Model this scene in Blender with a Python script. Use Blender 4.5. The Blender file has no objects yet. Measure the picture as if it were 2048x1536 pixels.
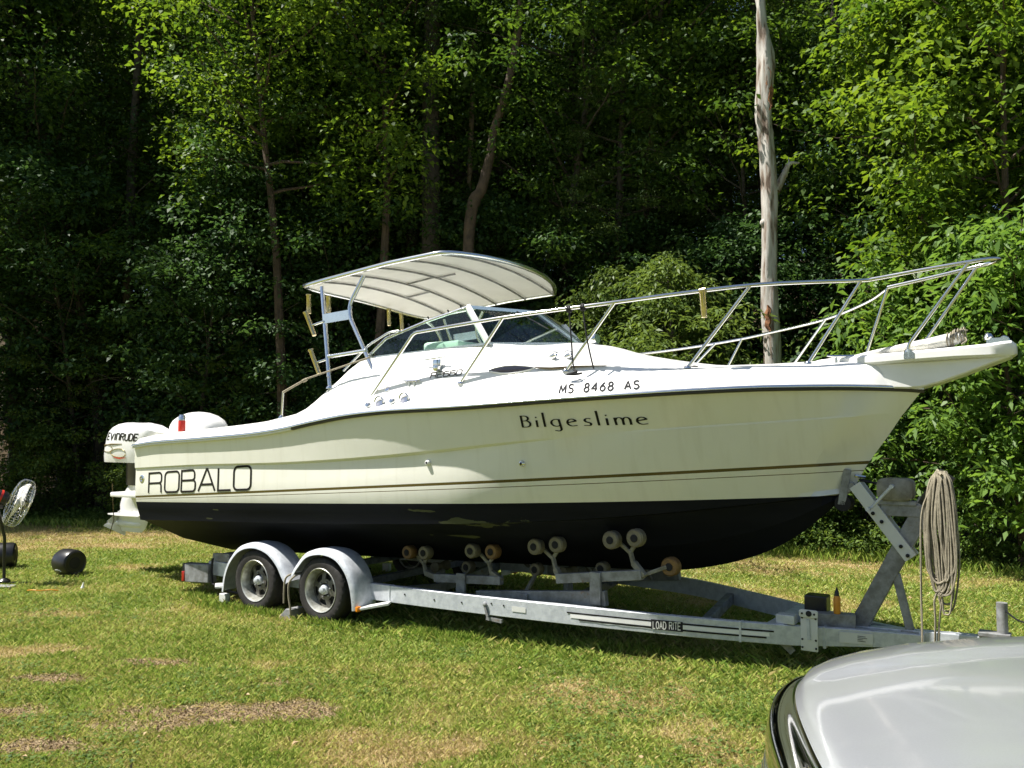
import bpy, bmesh, math, random
import numpy as np
from mathutils import Vector, Matrix
from mathutils.bvhtree import BVHTree

random.seed(7); rng = np.random.default_rng(11)
scene = bpy.context.scene
C = scene.collection
rad = math.radians

# ------------------------------------------------------------------ camera, sky, sun, exposure
cam_d = bpy.data.cameras.new('camera'); cam = bpy.data.objects.new('camera', cam_d); C.objects.link(cam)
cam_d.sensor_width = 36; cam_d.lens = 36 * 1710 / 2048; cam_d.clip_start = 0.05; cam_d.clip_end = 1000
cam.location = (0, 0, 1.8); cam.rotation_euler = (rad(90) + math.atan(98 / 1710), 0, 0)
scene.camera = cam

SUN = Vector((-0.565, -0.03, 1.0)).normalized()
world = bpy.data.worlds.new('World'); scene.world = world; world.use_nodes = True
wn = world.node_tree
sky = wn.nodes.new('ShaderNodeTexSky'); sky.sky_type = 'NISHITA'; sky.sun_disc = False
sky.sun_elevation = math.asin(SUN.z); sky.sun_rotation = math.atan2(SUN.x, SUN.y) % (2 * math.pi)
bg = wn.nodes['Background']; bg.inputs['Strength'].default_value = 0.055
wn.links.new(sky.outputs[0], bg.inputs['Color'])
sun_d = bpy.data.lights.new('sun', 'SUN'); sun = bpy.data.objects.new('sun', sun_d); C.objects.link(sun)
sun_d.energy = 4.6; sun_d.angle = rad(0.53); sun_d.color = (1.0, 0.95, 0.87)
sun.rotation_euler = SUN.to_track_quat('Z', 'Y').to_euler(); sun.location = (-20, 5, 30)
scene.view_settings.view_transform = 'Standard'; scene.view_settings.look = 'None'
scene.view_settings.exposure = 1.25; scene.view_settings.gamma = 1.0; scene.view_settings.use_curve_mapping = False
scene.cycles.max_bounces = 8; scene.cycles.transparent_max_bounces = 12; scene.cycles.transmission_bounces = 6
scene.cycles.use_denoising = True

# ------------------------------------------------------------------ materials
def mat(name, col, rough=0.5, metal=0.0, noise=0.0, nscale=8.0, bump=0.0, bscale=60.0, spec=0.5, coat=0.0, col2=None, coords='Object', rust=0.0):
    m = bpy.data.materials.new(name); m.use_nodes = True
    nt = m.node_tree; b = nt.nodes['Principled BSDF']
    b.inputs['Base Color'].default_value = (*col, 1); b.inputs['Roughness'].default_value = rough
    b.inputs['Metallic'].default_value = metal; b.inputs['Specular IOR Level'].default_value = spec
    b.inputs['Coat Weight'].default_value = coat; b.inputs['Coat Roughness'].default_value = 0.06
    tc = nt.nodes.new('ShaderNodeTexCoord')
    if noise or col2:
        n = nt.nodes.new('ShaderNodeTexNoise'); n.inputs['Scale'].default_value = nscale; n.inputs['Detail'].default_value = 6
        n.inputs['Roughness'].default_value = 0.65
        nt.links.new(tc.outputs[coords], n.inputs['Vector'])
        r = nt.nodes.new('ShaderNodeValToRGB')
        c2 = col2 or tuple(max(0, c * (1 - noise)) for c in col)
        c1 = col if col2 else tuple(min(1, c * (1 + noise * 0.6)) for c in col)
        r.color_ramp.elements[0].position = 0.36; r.color_ramp.elements[0].color = (*c2, 1)
        r.color_ramp.elements[1].position = 0.62; r.color_ramp.elements[1].color = (*c1, 1)
        nt.links.new(n.outputs['Fac'], r.inputs[0]); nt.links.new(r.outputs[0], b.inputs['Base Color'])
    if rust:
        nr = nt.nodes.new('ShaderNodeTexNoise'); nr.inputs['Scale'].default_value = 11; nr.inputs['Detail'].default_value = 10; nr.inputs['Roughness'].default_value = .75
        nt.links.new(tc.outputs[coords], nr.inputs['Vector'])
        rr = nt.nodes.new('ShaderNodeValToRGB'); rr.color_ramp.elements[0].position = rust; rr.color_ramp.elements[1].position = rust + .09
        nt.links.new(nr.outputs['Fac'], rr.inputs[0])
        mr = nt.nodes.new('ShaderNodeMix'); mr.data_type = 'RGBA'; mr.inputs['B'].default_value = (.20, .105, .05, 1)
        src = b.inputs['Base Color'].links[0].from_socket; nt.links.new(src, mr.inputs['A']); nt.links.new(rr.outputs[0], mr.inputs['Factor']); nt.links.new(mr.outputs['Result'], b.inputs['Base Color'])
    if bump:
        n2 = nt.nodes.new('ShaderNodeTexNoise'); n2.inputs['Scale'].default_value = bscale; n2.inputs['Detail'].default_value = 5
        nt.links.new(tc.outputs[coords], n2.inputs['Vector'])
        bp = nt.nodes.new('ShaderNodeBump'); bp.inputs['Strength'].default_value = bump; bp.inputs['Distance'].default_value = 0.01
        nt.links.new(n2.outputs['Fac'], bp.inputs['Height']); nt.links.new(bp.outputs[0], b.inputs['Normal'])
    return m

def leaf_mat(name, c_dark, c_light, trans=0.35, rough=0.56):
    m = bpy.data.materials.new(name); m.use_nodes = True
    nt = m.node_tree; b = nt.nodes['Principled BSDF']; out = nt.nodes['Material Output']
    at = nt.nodes.new('ShaderNodeAttribute'); at.attribute_name = 'tint'
    mx = nt.nodes.new('ShaderNodeMix'); mx.data_type = 'RGBA'
    mx.inputs['A'].default_value = (*c_dark, 1); mx.inputs['B'].default_value = (*c_light, 1)
    nt.links.new(at.outputs['Fac'], mx.inputs['Factor'])
    nt.links.new(mx.outputs['Result'], b.inputs['Base Color'])
    b.inputs['Roughness'].default_value = rough; b.inputs['Specular IOR Level'].default_value = 0.27
    tr = nt.nodes.new('ShaderNodeBsdfTranslucent')
    hs = nt.nodes.new('ShaderNodeHueSaturation'); hs.inputs['Hue'].default_value = 0.485
    hs.inputs['Saturation'].default_value = 1.1; hs.inputs['Value'].default_value = 1.9
    nt.links.new(mx.outputs['Result'], hs.inputs['Color']); nt.links.new(hs.outputs[0], tr.inputs['Color'])
    ms = nt.nodes.new('ShaderNodeMixShader'); ms.inputs[0].default_value = trans
    nt.links.new(b.outputs[0], ms.inputs[1]); nt.links.new(tr.outputs[0], ms.inputs[2]); nt.links.new(ms.outputs[0], out.inputs[0])
    return m

def glass_mat(name, tint, refl_rough=0.02):
    m = bpy.data.materials.new(name); m.use_nodes = True
    nt = m.node_tree; out = nt.nodes['Material Output']; nt.nodes.remove(nt.nodes['Principled BSDF'])
    tr = nt.nodes.new('ShaderNodeBsdfTransparent'); tr.inputs[0].default_value = (*tint, 1)
    gl = nt.nodes.new('ShaderNodeBsdfGlossy'); gl.inputs['Roughness'].default_value = refl_rough
    lw = nt.nodes.new('ShaderNodeLayerWeight'); lw.inputs[0].default_value = .5
    pw = nt.nodes.new('ShaderNodeMath'); pw.operation = 'POWER'; pw.inputs[1].default_value = 4.0; nt.links.new(lw.outputs['Facing'], pw.inputs[0])
    fr = nt.nodes.new('ShaderNodeMath'); fr.operation = 'MULTIPLY_ADD'; fr.inputs[1].default_value = .55; fr.inputs[2].default_value = .045; nt.links.new(pw.outputs[0], fr.inputs[0])
    ms = nt.nodes.new('ShaderNodeMixShader')
    nt.links.new(fr.outputs[0], ms.inputs[0]); nt.links.new(tr.outputs[0], ms.inputs[1]); nt.links.new(gl.outputs[0], ms.inputs[2])
    nt.links.new(ms.outputs[0], out.inputs[0])
    return m

M = dict(
    white=mat('white_gelcoat', (.80, .80, .78), .28, noise=.05, nscale=3, coat=.2),
    whitep=mat('white_plastic', (.78, .78, .77), .35),
    motor=mat('white_motor_paint', (.78, .78, .78), .25, coat=.4),
    canvas=mat('white_canvas', (.80, .79, .74), .7, noise=.06, nscale=5, bump=.15, bscale=300),
    canvas_grey=mat('grey_white_canvas', (.62, .61, .56), .75, noise=.2, nscale=14, bump=.3, bscale=60),
    alu=mat('polished_aluminium', (.72, .74, .76), .22, 1.0, noise=.05, nscale=20),
    steel=mat('stainless_steel', (.68, .68, .67), .12, 1.0),
    gold=mat('champagne_anodised', (.60, .50, .30), .25, 1.0, noise=.15, nscale=30),
    chrome=mat('chrome', (.62, .63, .65), .06, 1.0),
    dark_chrome=mat('dark_chrome', (.50, .50, .50), .06, 1.0),
    vinyl=mat('dark_rub_vinyl', (.045, .040, .030), .5),
    ink=mat('black_vinyl_letters', (.016, .015, .011), .8, spec=.15),
    ink2=mat('grey_number_letters', (.03, .03, .032), .9, spec=.08),
    brown=mat('brown_vinyl', (.10, .07, .02), .5),
    black=mat('black_plastic', (.014, .014, .015), .32),
    blackm=mat('matt_black', (.010, .010, .010), .8),
    porth=mat('dark_tinted_port', (.012, .012, .016), .08),
    red=mat('red_paint', (.50, .03, .02), .35),
    redlens=mat('red_lens', (.34, .02, .015), .15),
    amber=mat('amber_lens', (.62, .20, .01), .2),
    orange=mat('orange_plastic', (.62, .25, .02), .4),
    galv=mat('galvanised_steel', (.58, .61, .65), .5, .3, nscale=18, col2=(.44, .47, .51), bump=.05, bscale=120, rust=.63),
    galv2=mat('dull_galvanised_steel', (.30, .31, .32), .6, .3, nscale=12, col2=(.17, .17, .165), bump=.08, bscale=80, rust=.60),
    arm=mat('weathered_grey_paint', (.28, .27, .225), .7, .1, nscale=10, col2=(.15, .14, .105)),
    rubber=mat('tyre_rubber', (.020, .018, .017), .75, noise=.35, nscale=14, bump=.2, bscale=160),
    disc=mat('dark_wheel_disc', (.17, .165, .15), .5, .5, nscale=20, col2=(.10, .09, .08)),  # darker metal than the rim, with the shade inside it put into the colour
    rim=mat('wheel_galvanised', (.50, .51, .48), .42, .6, nscale=22, col2=(.30, .30, .26)),
    roller=mat('amber_grey_roller', (.20, .18, .12), .6, nscale=14, col2=(.13, .11, .07)),
    roller2=mat('orange_roller', (.22, .125, .035), .6, nscale=14, col2=(.13, .075, .03)),
    rope=mat('dirty_white_rope', (.27, .24, .175), .9, noise=.25, nscale=40, bump=.5, bscale=400),
    strap=mat('black_cord', (.012, .012, .014), .8),
    placard=mat('pale_placard', (.60, .61, .58), .45),
    mint=mat('pale_seat_vinyl', (.62, .74, .68), .5),
    cream=mat('cream_fan_hub', (.70, .66, .50), .4),
    glass=glass_mat('clear_glass', (.86, .94, .89)),
    bark=mat('dark_bark', (.055, .045, .035), .9, noise=.5, nscale=9, bump=1.0, bscale=14),
    bark2=mat('pale_bark', (.26, .20, .14), .85, nscale=5, col2=(.12, .09, .06), bump=.8, bscale=18),
    bark_red=mat('red_brown_bark', (.085, .058, .040), .9, noise=.4, nscale=8, bump=.9, bscale=16),
    wood_rot=mat('rotten_brown_wood', (.20, .09, .04), .95, noise=.5, nscale=14, bump=1, bscale=25),
    dirt_clod=mat('dry_leaf', (.34, .24, .13), .8, noise=.3, nscale=20),
    soil_clod=mat('soil_crumb', (.34, .26, .15), .95, nscale=9, col2=(.22, .16, .09)),
    leaf_a=leaf_mat('maple_leaf', (.022, .055, .012), (.078, .140, .022), .36),
    leaf_b=leaf_mat('beech_leaf', (.020, .052, .018), (.056, .112, .028), .32),
    leaf_y=leaf_mat('young_leaf', (.050, .105, .016), (.140, .215, .030), .42),
    leaf_c=leaf_mat('cherry_leaf', (.060, .125, .026), (.130, .225, .045), .42, .46),
    needle=leaf_mat('hemlock_needle', (.042, .080, .022), (.110, .165, .036), .30, .5),
    weed=leaf_mat('weed_leaf', (.050, .100, .020), (.130, .190, .040), .38, .68),
)
# dead wood: bleached grey-white, lengthwise streaks and weathered grey
def deadwood():
    m = mat('bleached_dead_wood', (.50, .46, .40), .85)
    nt = m.node_tree; b = nt.nodes['Principled BSDF']
    tc = nt.nodes.new('ShaderNodeTexCoord'); mp = nt.nodes.new('ShaderNodeMapping'); mp.inputs['Scale'].default_value = (7, 7, 1.1)
    n = nt.nodes.new('ShaderNodeTexNoise'); n.inputs['Scale'].default_value = 2.2; n.inputs['Detail'].default_value = 8
    r = nt.nodes.new('ShaderNodeValToRGB'); e = r.color_ramp.elements
    e[0].position = .36; e[0].color = (.09, .06, .04, 1); e[1].position = .62; e[1].color = (.44, .42, .385, 1)
    x = e.new(.44); x.color = (.26, .21, .17, 1); x = e.new(.50); x.color = (.34, .315, .285, 1)
    nt.links.new(tc.outputs['Object'], mp.inputs[0]); nt.links.new(mp.outputs[0], n.inputs['Vector']); nt.links.new(n.outputs['Fac'], r.inputs[0])
    nt.links.new(r.outputs[0], b.inputs['Base Color'])
    bp = nt.nodes.new('ShaderNodeBump'); bp.inputs['Strength'].default_value = .8; bp.inputs['Distance'].default_value = .02
    nt.links.new(n.outputs['Fac'], bp.inputs['Height']); nt.links.new(bp.outputs[0], b.inputs['Normal'])
    return m
M['dead'] = deadwood()

# hull: cream gelcoat, brown boot stripe with a pin line, black worn bottom paint (all as printed bands in boat coordinates)
def hull_mat():
    m = bpy.data.materials.new('hull_gelcoat_and_bottom_paint'); m.use_nodes = True
    nt = m.node_tree; N = nt.nodes; L = nt.links; b = N['Principled BSDF']
    tc = N.new('ShaderNodeTexCoord'); sp = N.new('ShaderNodeSeparateXYZ'); L.new(tc.outputs['Object'], sp.inputs[0])
    def mth(op, a, c=None, d=None):
        n = N.new('ShaderNodeMath'); n.operation = op
        for i, v in enumerate((a, c, d)):
            if v is None: continue
            if isinstance(v, (int, float)): n.inputs[i].default_value = v
            else: L.new(v, n.inputs[i])
        return n.outputs[0]
    s, z = sp.outputs['X'], sp.outputs['Z']
    def below(slope, c, extra=None):
        line = mth('MULTIPLY_ADD', s, slope, c)
        if extra is not None: line = mth('ADD', line, extra)
        return mth('SUBTRACT', line, z)           # >0 when below the line
    def hard(v): return mth('GREATER_THAN', v, 0.0)
    nz = N.new('ShaderNodeTexNoise'); nz.inputs['Scale'].default_value = 5; nz.inputs['Detail'].default_value = 8; L.new(tc.outputs['Object'], nz.inputs['Vector'])
    # stripe
    st_hi = hard(below(.0655, 1.0905)); st_lo = hard(below(.0655, 1.0665))
    band = mth('SUBTRACT', st_hi, st_lo)
    p_hi = hard(below(.061, 1.055)); p_lo = hard(below(.061, 1.049)); pin = mth('SUBTRACT', p_hi, p_lo)
    stripe = mth('MAXIMUM', band, pin)
    paint = hard(below(.0398, 1.022))
    def mix(f, A, B):
        n = N.new('ShaderNodeMix'); n.data_type = 'RGBA'
        if isinstance(f, float): n.inputs['Factor'].default_value = f
        else: L.new(f, n.inputs['Factor'])
        for k, v in (('A', A), ('B', B)):
            if isinstance(v, tuple): n.inputs[k].default_value = (*v, 1)
            else: L.new(v, n.inputs[k])
        return n.outputs['Result']
    gel = mix(nz.outputs['Fac'], (.73, .725, .66), (.78, .775, .71))
    ns = N.new('ShaderNodeTexNoise'); ns.inputs['Scale'].default_value = 4; ns.inputs['Detail'].default_value = 7
    mps = N.new('ShaderNodeMapping'); mps.inputs['Scale'].default_value = (3.5, 1, .35); L.new(tc.outputs['Object'], mps.inputs[0]); L.new(mps.outputs[0], ns.inputs['Vector'])
    gel = mix(mth('MULTIPLY', mth('MAXIMUM', mth('SUBTRACT', ns.outputs['Fac'], .52), 0.0), .75), gel, (.46, .43, .33))
    c = mix(stripe, gel, (.085, .060, .018))
    nw = N.new('ShaderNodeTexNoise'); nw.inputs['Scale'].default_value = 1.6; nw.inputs['Detail'].default_value = 3; L.new(tc.outputs['Object'], nw.inputs['Vector'])
    bw = N.new('ShaderNodeBump'); bw.inputs['Strength'].default_value = .12; bw.inputs['Distance'].default_value = .05; L.new(nw.outputs['Fac'], bw.inputs['Height']); L.new(bw.outputs[0], b.inputs['Normal'])
    # worn spots in the bottom paint
    n2 = N.new('ShaderNodeTexNoise'); n2.inputs['Scale'].default_value = 5; n2.inputs['Detail'].default_value = 9
    mp = N.new('ShaderNodeMapping'); mp.inputs['Scale'].default_value = (1, 1, 3.4); L.new(tc.outputs['Object'], mp.inputs[0]); L.new(mp.outputs[0], n2.inputs['Vector'])
    def spot(s0, z0, rs, rz, gain):
        a = mth('DIVIDE', mth('SUBTRACT', s, s0), rs); e = mth('DIVIDE', mth('SUBTRACT', z, z0), rz)
        d = mth('ADD', mth('MULTIPLY', a, a), mth('MULTIPLY', e, e))
        return hard(mth('SUBTRACT', mth('MULTIPLY', mth('SUBTRACT', n2.outputs['Fac'], .36), gain * 4.2), mth('POWER', d, .6)))
    sp1 = spot(4.66, 1.045, .30, .036, 1.5); sp2 = spot(4.22, 1.125, .16, .014, 1.2); sp3 = spot(4.35, .885, .36, .014, 1.0)
    sp4 = spot(1.42, 1.005, .05, .010, 1.0); sp5 = spot(1.32, .905, .08, .010, 1.0)
    worn = mth('MAXIMUM', mth('MAXIMUM', sp1, sp2), mth('MAXIMUM', mth('MAXIMUM', sp3, sp4), sp5))
    nb = N.new('ShaderNodeTexNoise'); nb.inputs['Scale'].default_value = 2.3; nb.inputs['Detail'].default_value = 9
    mp2 = N.new('ShaderNodeMapping'); mp2.inputs['Scale'].default_value = (.5, 1, 5); L.new(tc.outputs['Object'], mp2.inputs[0]); L.new(mp2.outputs[0], nb.inputs['Vector'])
    blk = mix(nb.outputs['Fac'], (.0050, .0056, .0085), (.015, .0165, .024))
    blk = mix(worn, blk, (.075, .08, .045))
    c = mix(paint, c, blk)
    L.new(c, b.inputs['Base Color'])
    L.new(mth('MULTIPLY_ADD', paint, .33, .24), b.inputs['Roughness'])
    L.new(mth('MULTIPLY_ADD', paint, -.42, .5), b.inputs['Specular IOR Level'])
    L.new(mth('MULTIPLY_ADD', paint, -.4, .4), b.inputs['Coat Weight']); b.inputs['Coat Roughness'].default_value = .05
    return m
M['hull'] = hull_mat()

# canopy cloth: sun glows a little through it
def canopy_mat():
    m = mat('white_canopy_cloth', (.74, .74, .71), .65, noise=.06, nscale=4, bump=.1, bscale=250)
    nt = m.node_tree; b = nt.nodes['Principled BSDF']; out = nt.nodes['Material Output']
    tr = nt.nodes.new('ShaderNodeBsdfTranslucent'); tr.inputs[0].default_value = (.74, .73, .68, 1)
    ms = nt.nodes.new('ShaderNodeMixShader'); ms.inputs[0].default_value = .19
    nt.links.new(b.outputs[0], ms.inputs[1]); nt.links.new(tr.outputs[0], ms.inputs[2]); nt.links.new(ms.outputs[0], out.inputs[0])
    return m
M['canopy'] = canopy_mat()

# ------------------------------------------------------------------ mesh helpers
BASE = {}                                # object name -> point (in its frame) taken as the origin of its thing
class MB:
    def __init__(self): self.v = []; self.f = []
    def add(self, v, f):
        o = len(self.v); self.v += [tuple(p) for p in v]; self.f += [tuple(i + o for i in q) for q in f]; return self
    def box(self, c, size, R=None):
        hx, hy, hz = [k / 2 for k in size]
        v = [Vector((x, y, z)) for x in (-hx, hx) for y in (-hy, hy) for z in (-hz, hz)]
        if R is not None: v = [R @ p for p in v]
        c = Vector(c)
        return self.add([p + c for p in v], [(0, 1, 3, 2), (4, 6, 7, 5), (0, 4, 5, 1), (2, 3, 7, 6), (0, 2, 6, 4), (1, 5, 7, 3)])
    def beam(self, a, b, w, h, up=(0, 0, 1)):
        a, b = Vector(a), Vector(b); d = (b - a).normalized(); up = Vector(up)
        x = d.cross(up).normalized(); y = x.cross(d).normalized()
        v = []
        for p in (a, b):
            for i, j in ((-1, -1), (1, -1), (1, 1), (-1, 1)): v.append(p + x * (i * w / 2) + y * (j * h / 2))
        return self.add(v, [(0, 1, 2, 3), (7, 6, 5, 4), (0, 4, 5, 1), (1, 5, 6, 2), (2, 6, 7, 3), (3, 7, 4, 0)])
    def tube(self, pts, r, n=8, cap=True, closed=False):
        pts = [Vector(p) for p in pts]; m = len(pts); rs = r if isinstance(r, (list, tuple)) else [r] * m
        tang = []
        for i in range(m):
            a = pts[(i - 1) % m] if (closed or i > 0) else pts[i]; b = pts[(i + 1) % m] if (closed or i < m - 1) else pts[i]
            tang.append((b - a).normalized())
        ref = Vector((0, 0, 1)) if abs(tang[0].z) < .9 else Vector((1, 0, 0))
        x = tang[0].cross(ref).normalized(); v = []
        for i in range(m):
            x = (x - tang[i] * x.dot(tang[i])); x = x.normalized() if x.length > 1e-6 else tang[i].orthogonal().normalized()
            y = tang[i].cross(x)
            for k in range(n):
                a = 2 * math.pi * k / n; v.append(pts[i] + (x * math.cos(a) + y * math.sin(a)) * rs[i])
        f = []
        for i in range(m if closed else m - 1):
            j = (i + 1) % m
            for k in range(n): f.append((i * n + k, i * n + (k + 1) % n, j * n + (k + 1) % n, j * n + k))
        if cap and not closed: f += [tuple(range(n))[::-1], tuple(range((m - 1) * n, m * n))]
        return self.add(v, f)
    def lathe(self, prof, c=(0, 0, 0), axis=(0, 0, 1), n=20, caps=True):
        ax = Vector(axis).normalized(); x = ax.orthogonal().normalized(); y = ax.cross(x); c = Vector(c); v = []
        for r, h in prof:
            for k in range(n):
                a = 2 * math.pi * k / n; v.append(c + ax * h + (x * math.cos(a) + y * math.sin(a)) * r)
        f = []
        for i in range(len(prof) - 1):
            for k in range(n): f.append((i * n + k, i * n + (k + 1) % n, (i + 1) * n + (k + 1) % n, (i + 1) * n + k))
        if caps: f += [tuple(range(n))[::-1], tuple(range((len(prof) - 1) * n, len(prof) * n))]
        return self.add(v, f)
    def grid(self, rows, close=False):
        m, n = len(rows), len(rows[0]); v = [p for r in rows for p in r]; f = []
        for i in range(m - 1):
            for j in range(n if close else n - 1):
                k = (j + 1) % n; f.append((i * n + j, i * n + k, (i + 1) * n + k, (i + 1) * n + j))
        return self.add(v, f)
    def loft(self, rows):                    # closed rings with end caps
        n = len(rows[0]); o = len(self.v); self.grid(rows, True)
        self.f += [tuple(o + k for k in range(n))[::-1], tuple(o + (len(rows) - 1) * n + k for k in range(n))]
        return self
    def build(self, name, m, parent=None, smooth=30, bevel=0, at=None, recalc=True):
        base = BASE.get(parent.name, Vector((0, 0, 0))) if parent else Vector((0, 0, 0))
        off = Vector(at) if at is not None else base
        me = bpy.data.meshes.new(name)
        me.from_pydata([Vector(p) - (Vector((0, 0, 0)) if at is not None else base) for p in self.v], [], self.f)
        if recalc or bevel:
            bm = bmesh.new(); bm.from_mesh(me)
            bmesh.ops.remove_doubles(bm, verts=bm.verts, dist=1e-5)
            if recalc: bmesh.ops.recalc_face_normals(bm, faces=bm.faces)
            if bevel:
                ed = [e for e in bm.edges if len(e.link_faces) == 2 and e.calc_face_angle(0) > .6]
                bmesh.ops.bevel(bm, geom=ed, offset=bevel, segments=2, affect='EDGES', profile=.5)
            bm.to_mesh(me); bm.free()
        me.materials.append(M[m] if isinstance(m, str) else m)
        if smooth:
            me.polygons.foreach_set('use_smooth', [True] * len(me.polygons)); me.set_sharp_from_angle(angle=rad(smooth))
        o = bpy.data.objects.new(name, me); C.objects.link(o)
        if parent: o.parent = parent; BASE[o.name] = base
        if at is not None: o.location = Vector(at) - base; BASE[o.name] = Vector((0, 0, 0))
        return o

def tag(o, label, cat, group=None, kind=None):
    if label: o['label'] = label
    if cat: o['category'] = cat
    if group: o['group'] = group
    if kind: o['kind'] = kind
    return o
def thing(name, label, cat, loc, rz=0, group=None):
    o = bpy.data.objects.new(name, None); C.objects.link(o); o.empty_display_size = .2
    o.location = loc; o.rotation_euler = (0, 0, rz); return tag(o, label, cat, group)

def catmull(pts, k=6):
    P = [Vector(p) for p in pts]; P = [2 * P[0] - P[1]] + P + [2 * P[-1] - P[-2]]; out = []
    for i in range(1, len(P) - 2):
        for j in range(k):
            t = j / k; a, b, c, d = P[i - 1], P[i], P[i + 1], P[i + 2]
            out.append(.5 * ((2 * b) + (-a + c) * t + (2 * a - 5 * b + 4 * c - d) * t * t + (-a + 3 * b - 3 * c + d) * t ** 3))
    out.append(P[-2]); return out
def fillet(pts, r=.08, k=4):                 # polyline with rounded bends
    P = [Vector(p) for p in pts]; out = [P[0]]
    for i in range(1, len(P) - 1):
        a = (P[i - 1] - P[i]); b = (P[i + 1] - P[i]); q = min(r, a.length * .45, b.length * .45)
        p0 = P[i] + a.normalized() * q; p1 = P[i] + b.normalized() * q
        for j in range(k + 1):
            t = j / k; out.append((1 - t) ** 2 * p0 + 2 * t * (1 - t) * P[i] + t * t * p1)
    out.append(P[-1]); return out

# ------------------------------------------------------------------ the rig frame: s forward from the transom, t to starboard, z up
RIG_LOC = Vector((-3.518, 10.852, 0)); RIG_ROT = rad(-34)
RIG = Matrix.Translation(RIG_LOC) @ Matrix.Rotation(RIG_ROT, 4, 'Z')
def P(s, t, z): return Vector((s, -t, z))
def rig_thing(name, label, cat, base, group=None):
    b = P(*base); o = thing(name, label, cat, RIG @ b, RIG_ROT, group); BASE[o.name] = b; return o
def rig_solo(mb, name, m, label, cat, base, group=None, smooth=30, bevel=0):
    b = P(*base); mb.v = [tuple(Vector(p) - b) for p in mb.v]
    o = mb.build(name, m, None, smooth, bevel); o.location = RIG @ b; o.rotation_euler = (0, 0, RIG_ROT); return tag(o, label, cat, group)

def itp(tab):
    xs = [a for a, _ in tab]; ys = [b for _, b in tab]
    n = len(xs); h = [xs[i + 1] - xs[i] for i in range(n - 1)]; d = [(ys[i + 1] - ys[i]) / h[i] for i in range(n - 1)]
    m = [d[0]] + [0 if d[i - 1] * d[i] <= 0 else 2 * d[i - 1] * d[i] / (d[i - 1] + d[i]) for i in range(1, n - 1)] + [d[-1]]
    def f(x):
        x = min(max(x, xs[0]), xs[-1]); i = 0
        while i < n - 2 and x > xs[i + 1]: i += 1
        t = (x - xs[i]) / h[i]; a = 2 * t ** 3 - 3 * t ** 2 + 1; b = t ** 3 - 2 * t ** 2 + t; c = -2 * t ** 3 + 3 * t ** 2; e = t ** 3 - t ** 2
        return a * ys[i] + b * h[i] * m[i] + c * ys[i + 1] + e * h[i] * m[i + 1]
    return f

# ------------------------------------------------------------------ ground: one sheet, lawn in front, forest floor rising behind
EX = np.array([-200, -30, -14, -9, -5, -1, 3.6, 5, 6.4, 9, 14, 40, 200.]); EY = np.array([24, 19, 17.8, 16.9, 16.2, 14.9, 13.1, 12.1, 11.0, 9.6, 7, -10, -100.])
def edge_y(x): return np.interp(x, EX, EY)
_perm = rng.integers(0, 1 << 30, 4096)
def vnoise(x, y, sc=1.0, seed=0):
    x = np.asarray(x) * sc + seed * 17.3; y = np.asarray(y) * sc + seed * 9.1
    xi = np.floor(x).astype(int); yi = np.floor(y).astype(int); fx = x - xi; fy = y - yi
    fx = fx * fx * (3 - 2 * fx); fy = fy * fy * (3 - 2 * fy)
    h = lambda a, b: _perm[(a * 73 + b * 1291 + seed * 77) & 4095] / float(1 << 30)
    return (h(xi, yi) * (1 - fx) + h(xi + 1, yi) * fx) * (1 - fy) + (h(xi, yi + 1) * (1 - fx) + h(xi + 1, yi + 1) * fx) * fy
def fbm(x, y, sc, seed=0): return sum(vnoise(x, y, sc * 2 ** k, seed + k) * .5 ** (k + 1) for k in range(4)) / .9375
def gz(x, y):
    d = np.maximum(0, y - edge_y(x) - .6)
    return np.minimum(.10 * np.minimum(d, 12) + .22 * np.maximum(0, d - 12), 26) + np.where(d > 0, .25 * (fbm(x, y, .35, 3) - .5) * np.minimum(1, d), 0) + .03 * (fbm(x, y, .6, 5) - .5)
SOIL = [(-2.75, 6.78, .42, .13), (-2.15, 5.55, .62, .28), (-1.55, 5.62, .40, .20), (-3.2, 5.60, .34, .13), (-3.35, 6.35, .3, .12), (-1.75, 6.2, .22, .10), (-2.75, 5.0, .35, .12)]
STRAW = [(-6.9, 13.6, 1.6, .35), (-8.6, 15.2, 2.4, .5), (-5.15, 11.7, .7, .25), (4.3, 11.6, 1.9, .9), (5.6, 10.4, 1.2, .5), (2.9, 12.2, 1.4, .5), (-1.1, 7.9, .35, .12), (-1.3, 6.7, .9, .25), (.7, 6.0, .6, .4),
         (1.3, 5.1, .4, .5), (-.6, 5.0, .8, .3), (-3.9, 7.2, .6, .2), (-4.6, 8.6, .5, .2), (3.0, 9.2, 1.3, .4)]
def patch(x, y, L):
    out = np.zeros_like(x)
    for cx_, cy_, rx, ry in L:
        wx = .9 * rx * (fbm(x, y, 2.2, 23) - .5); wy = 1.6 * ry * (fbm(x, y, 2.6, 27) - .5); d = ((x - cx_ + wx) / rx) ** 2 + ((y - cy_ + wy) / ry) ** 2
        out = np.maximum(out, np.clip(1.25 - d + 2.6 * (fbm(x, y, 4.0, 21) - .5), 0, 1))
    return out
def soil_at(x, y): return patch(x, y, SOIL)
def dry_at(x, y): return np.clip(.75 * patch(x, y, STRAW) + 1.9 * (fbm(x, y, .55, 31) - .50) + .8 * (fbm(x, y, 2.6, 35) - .5) + .06 * np.maximum(0, y - 8.5), 0, 1)

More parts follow.
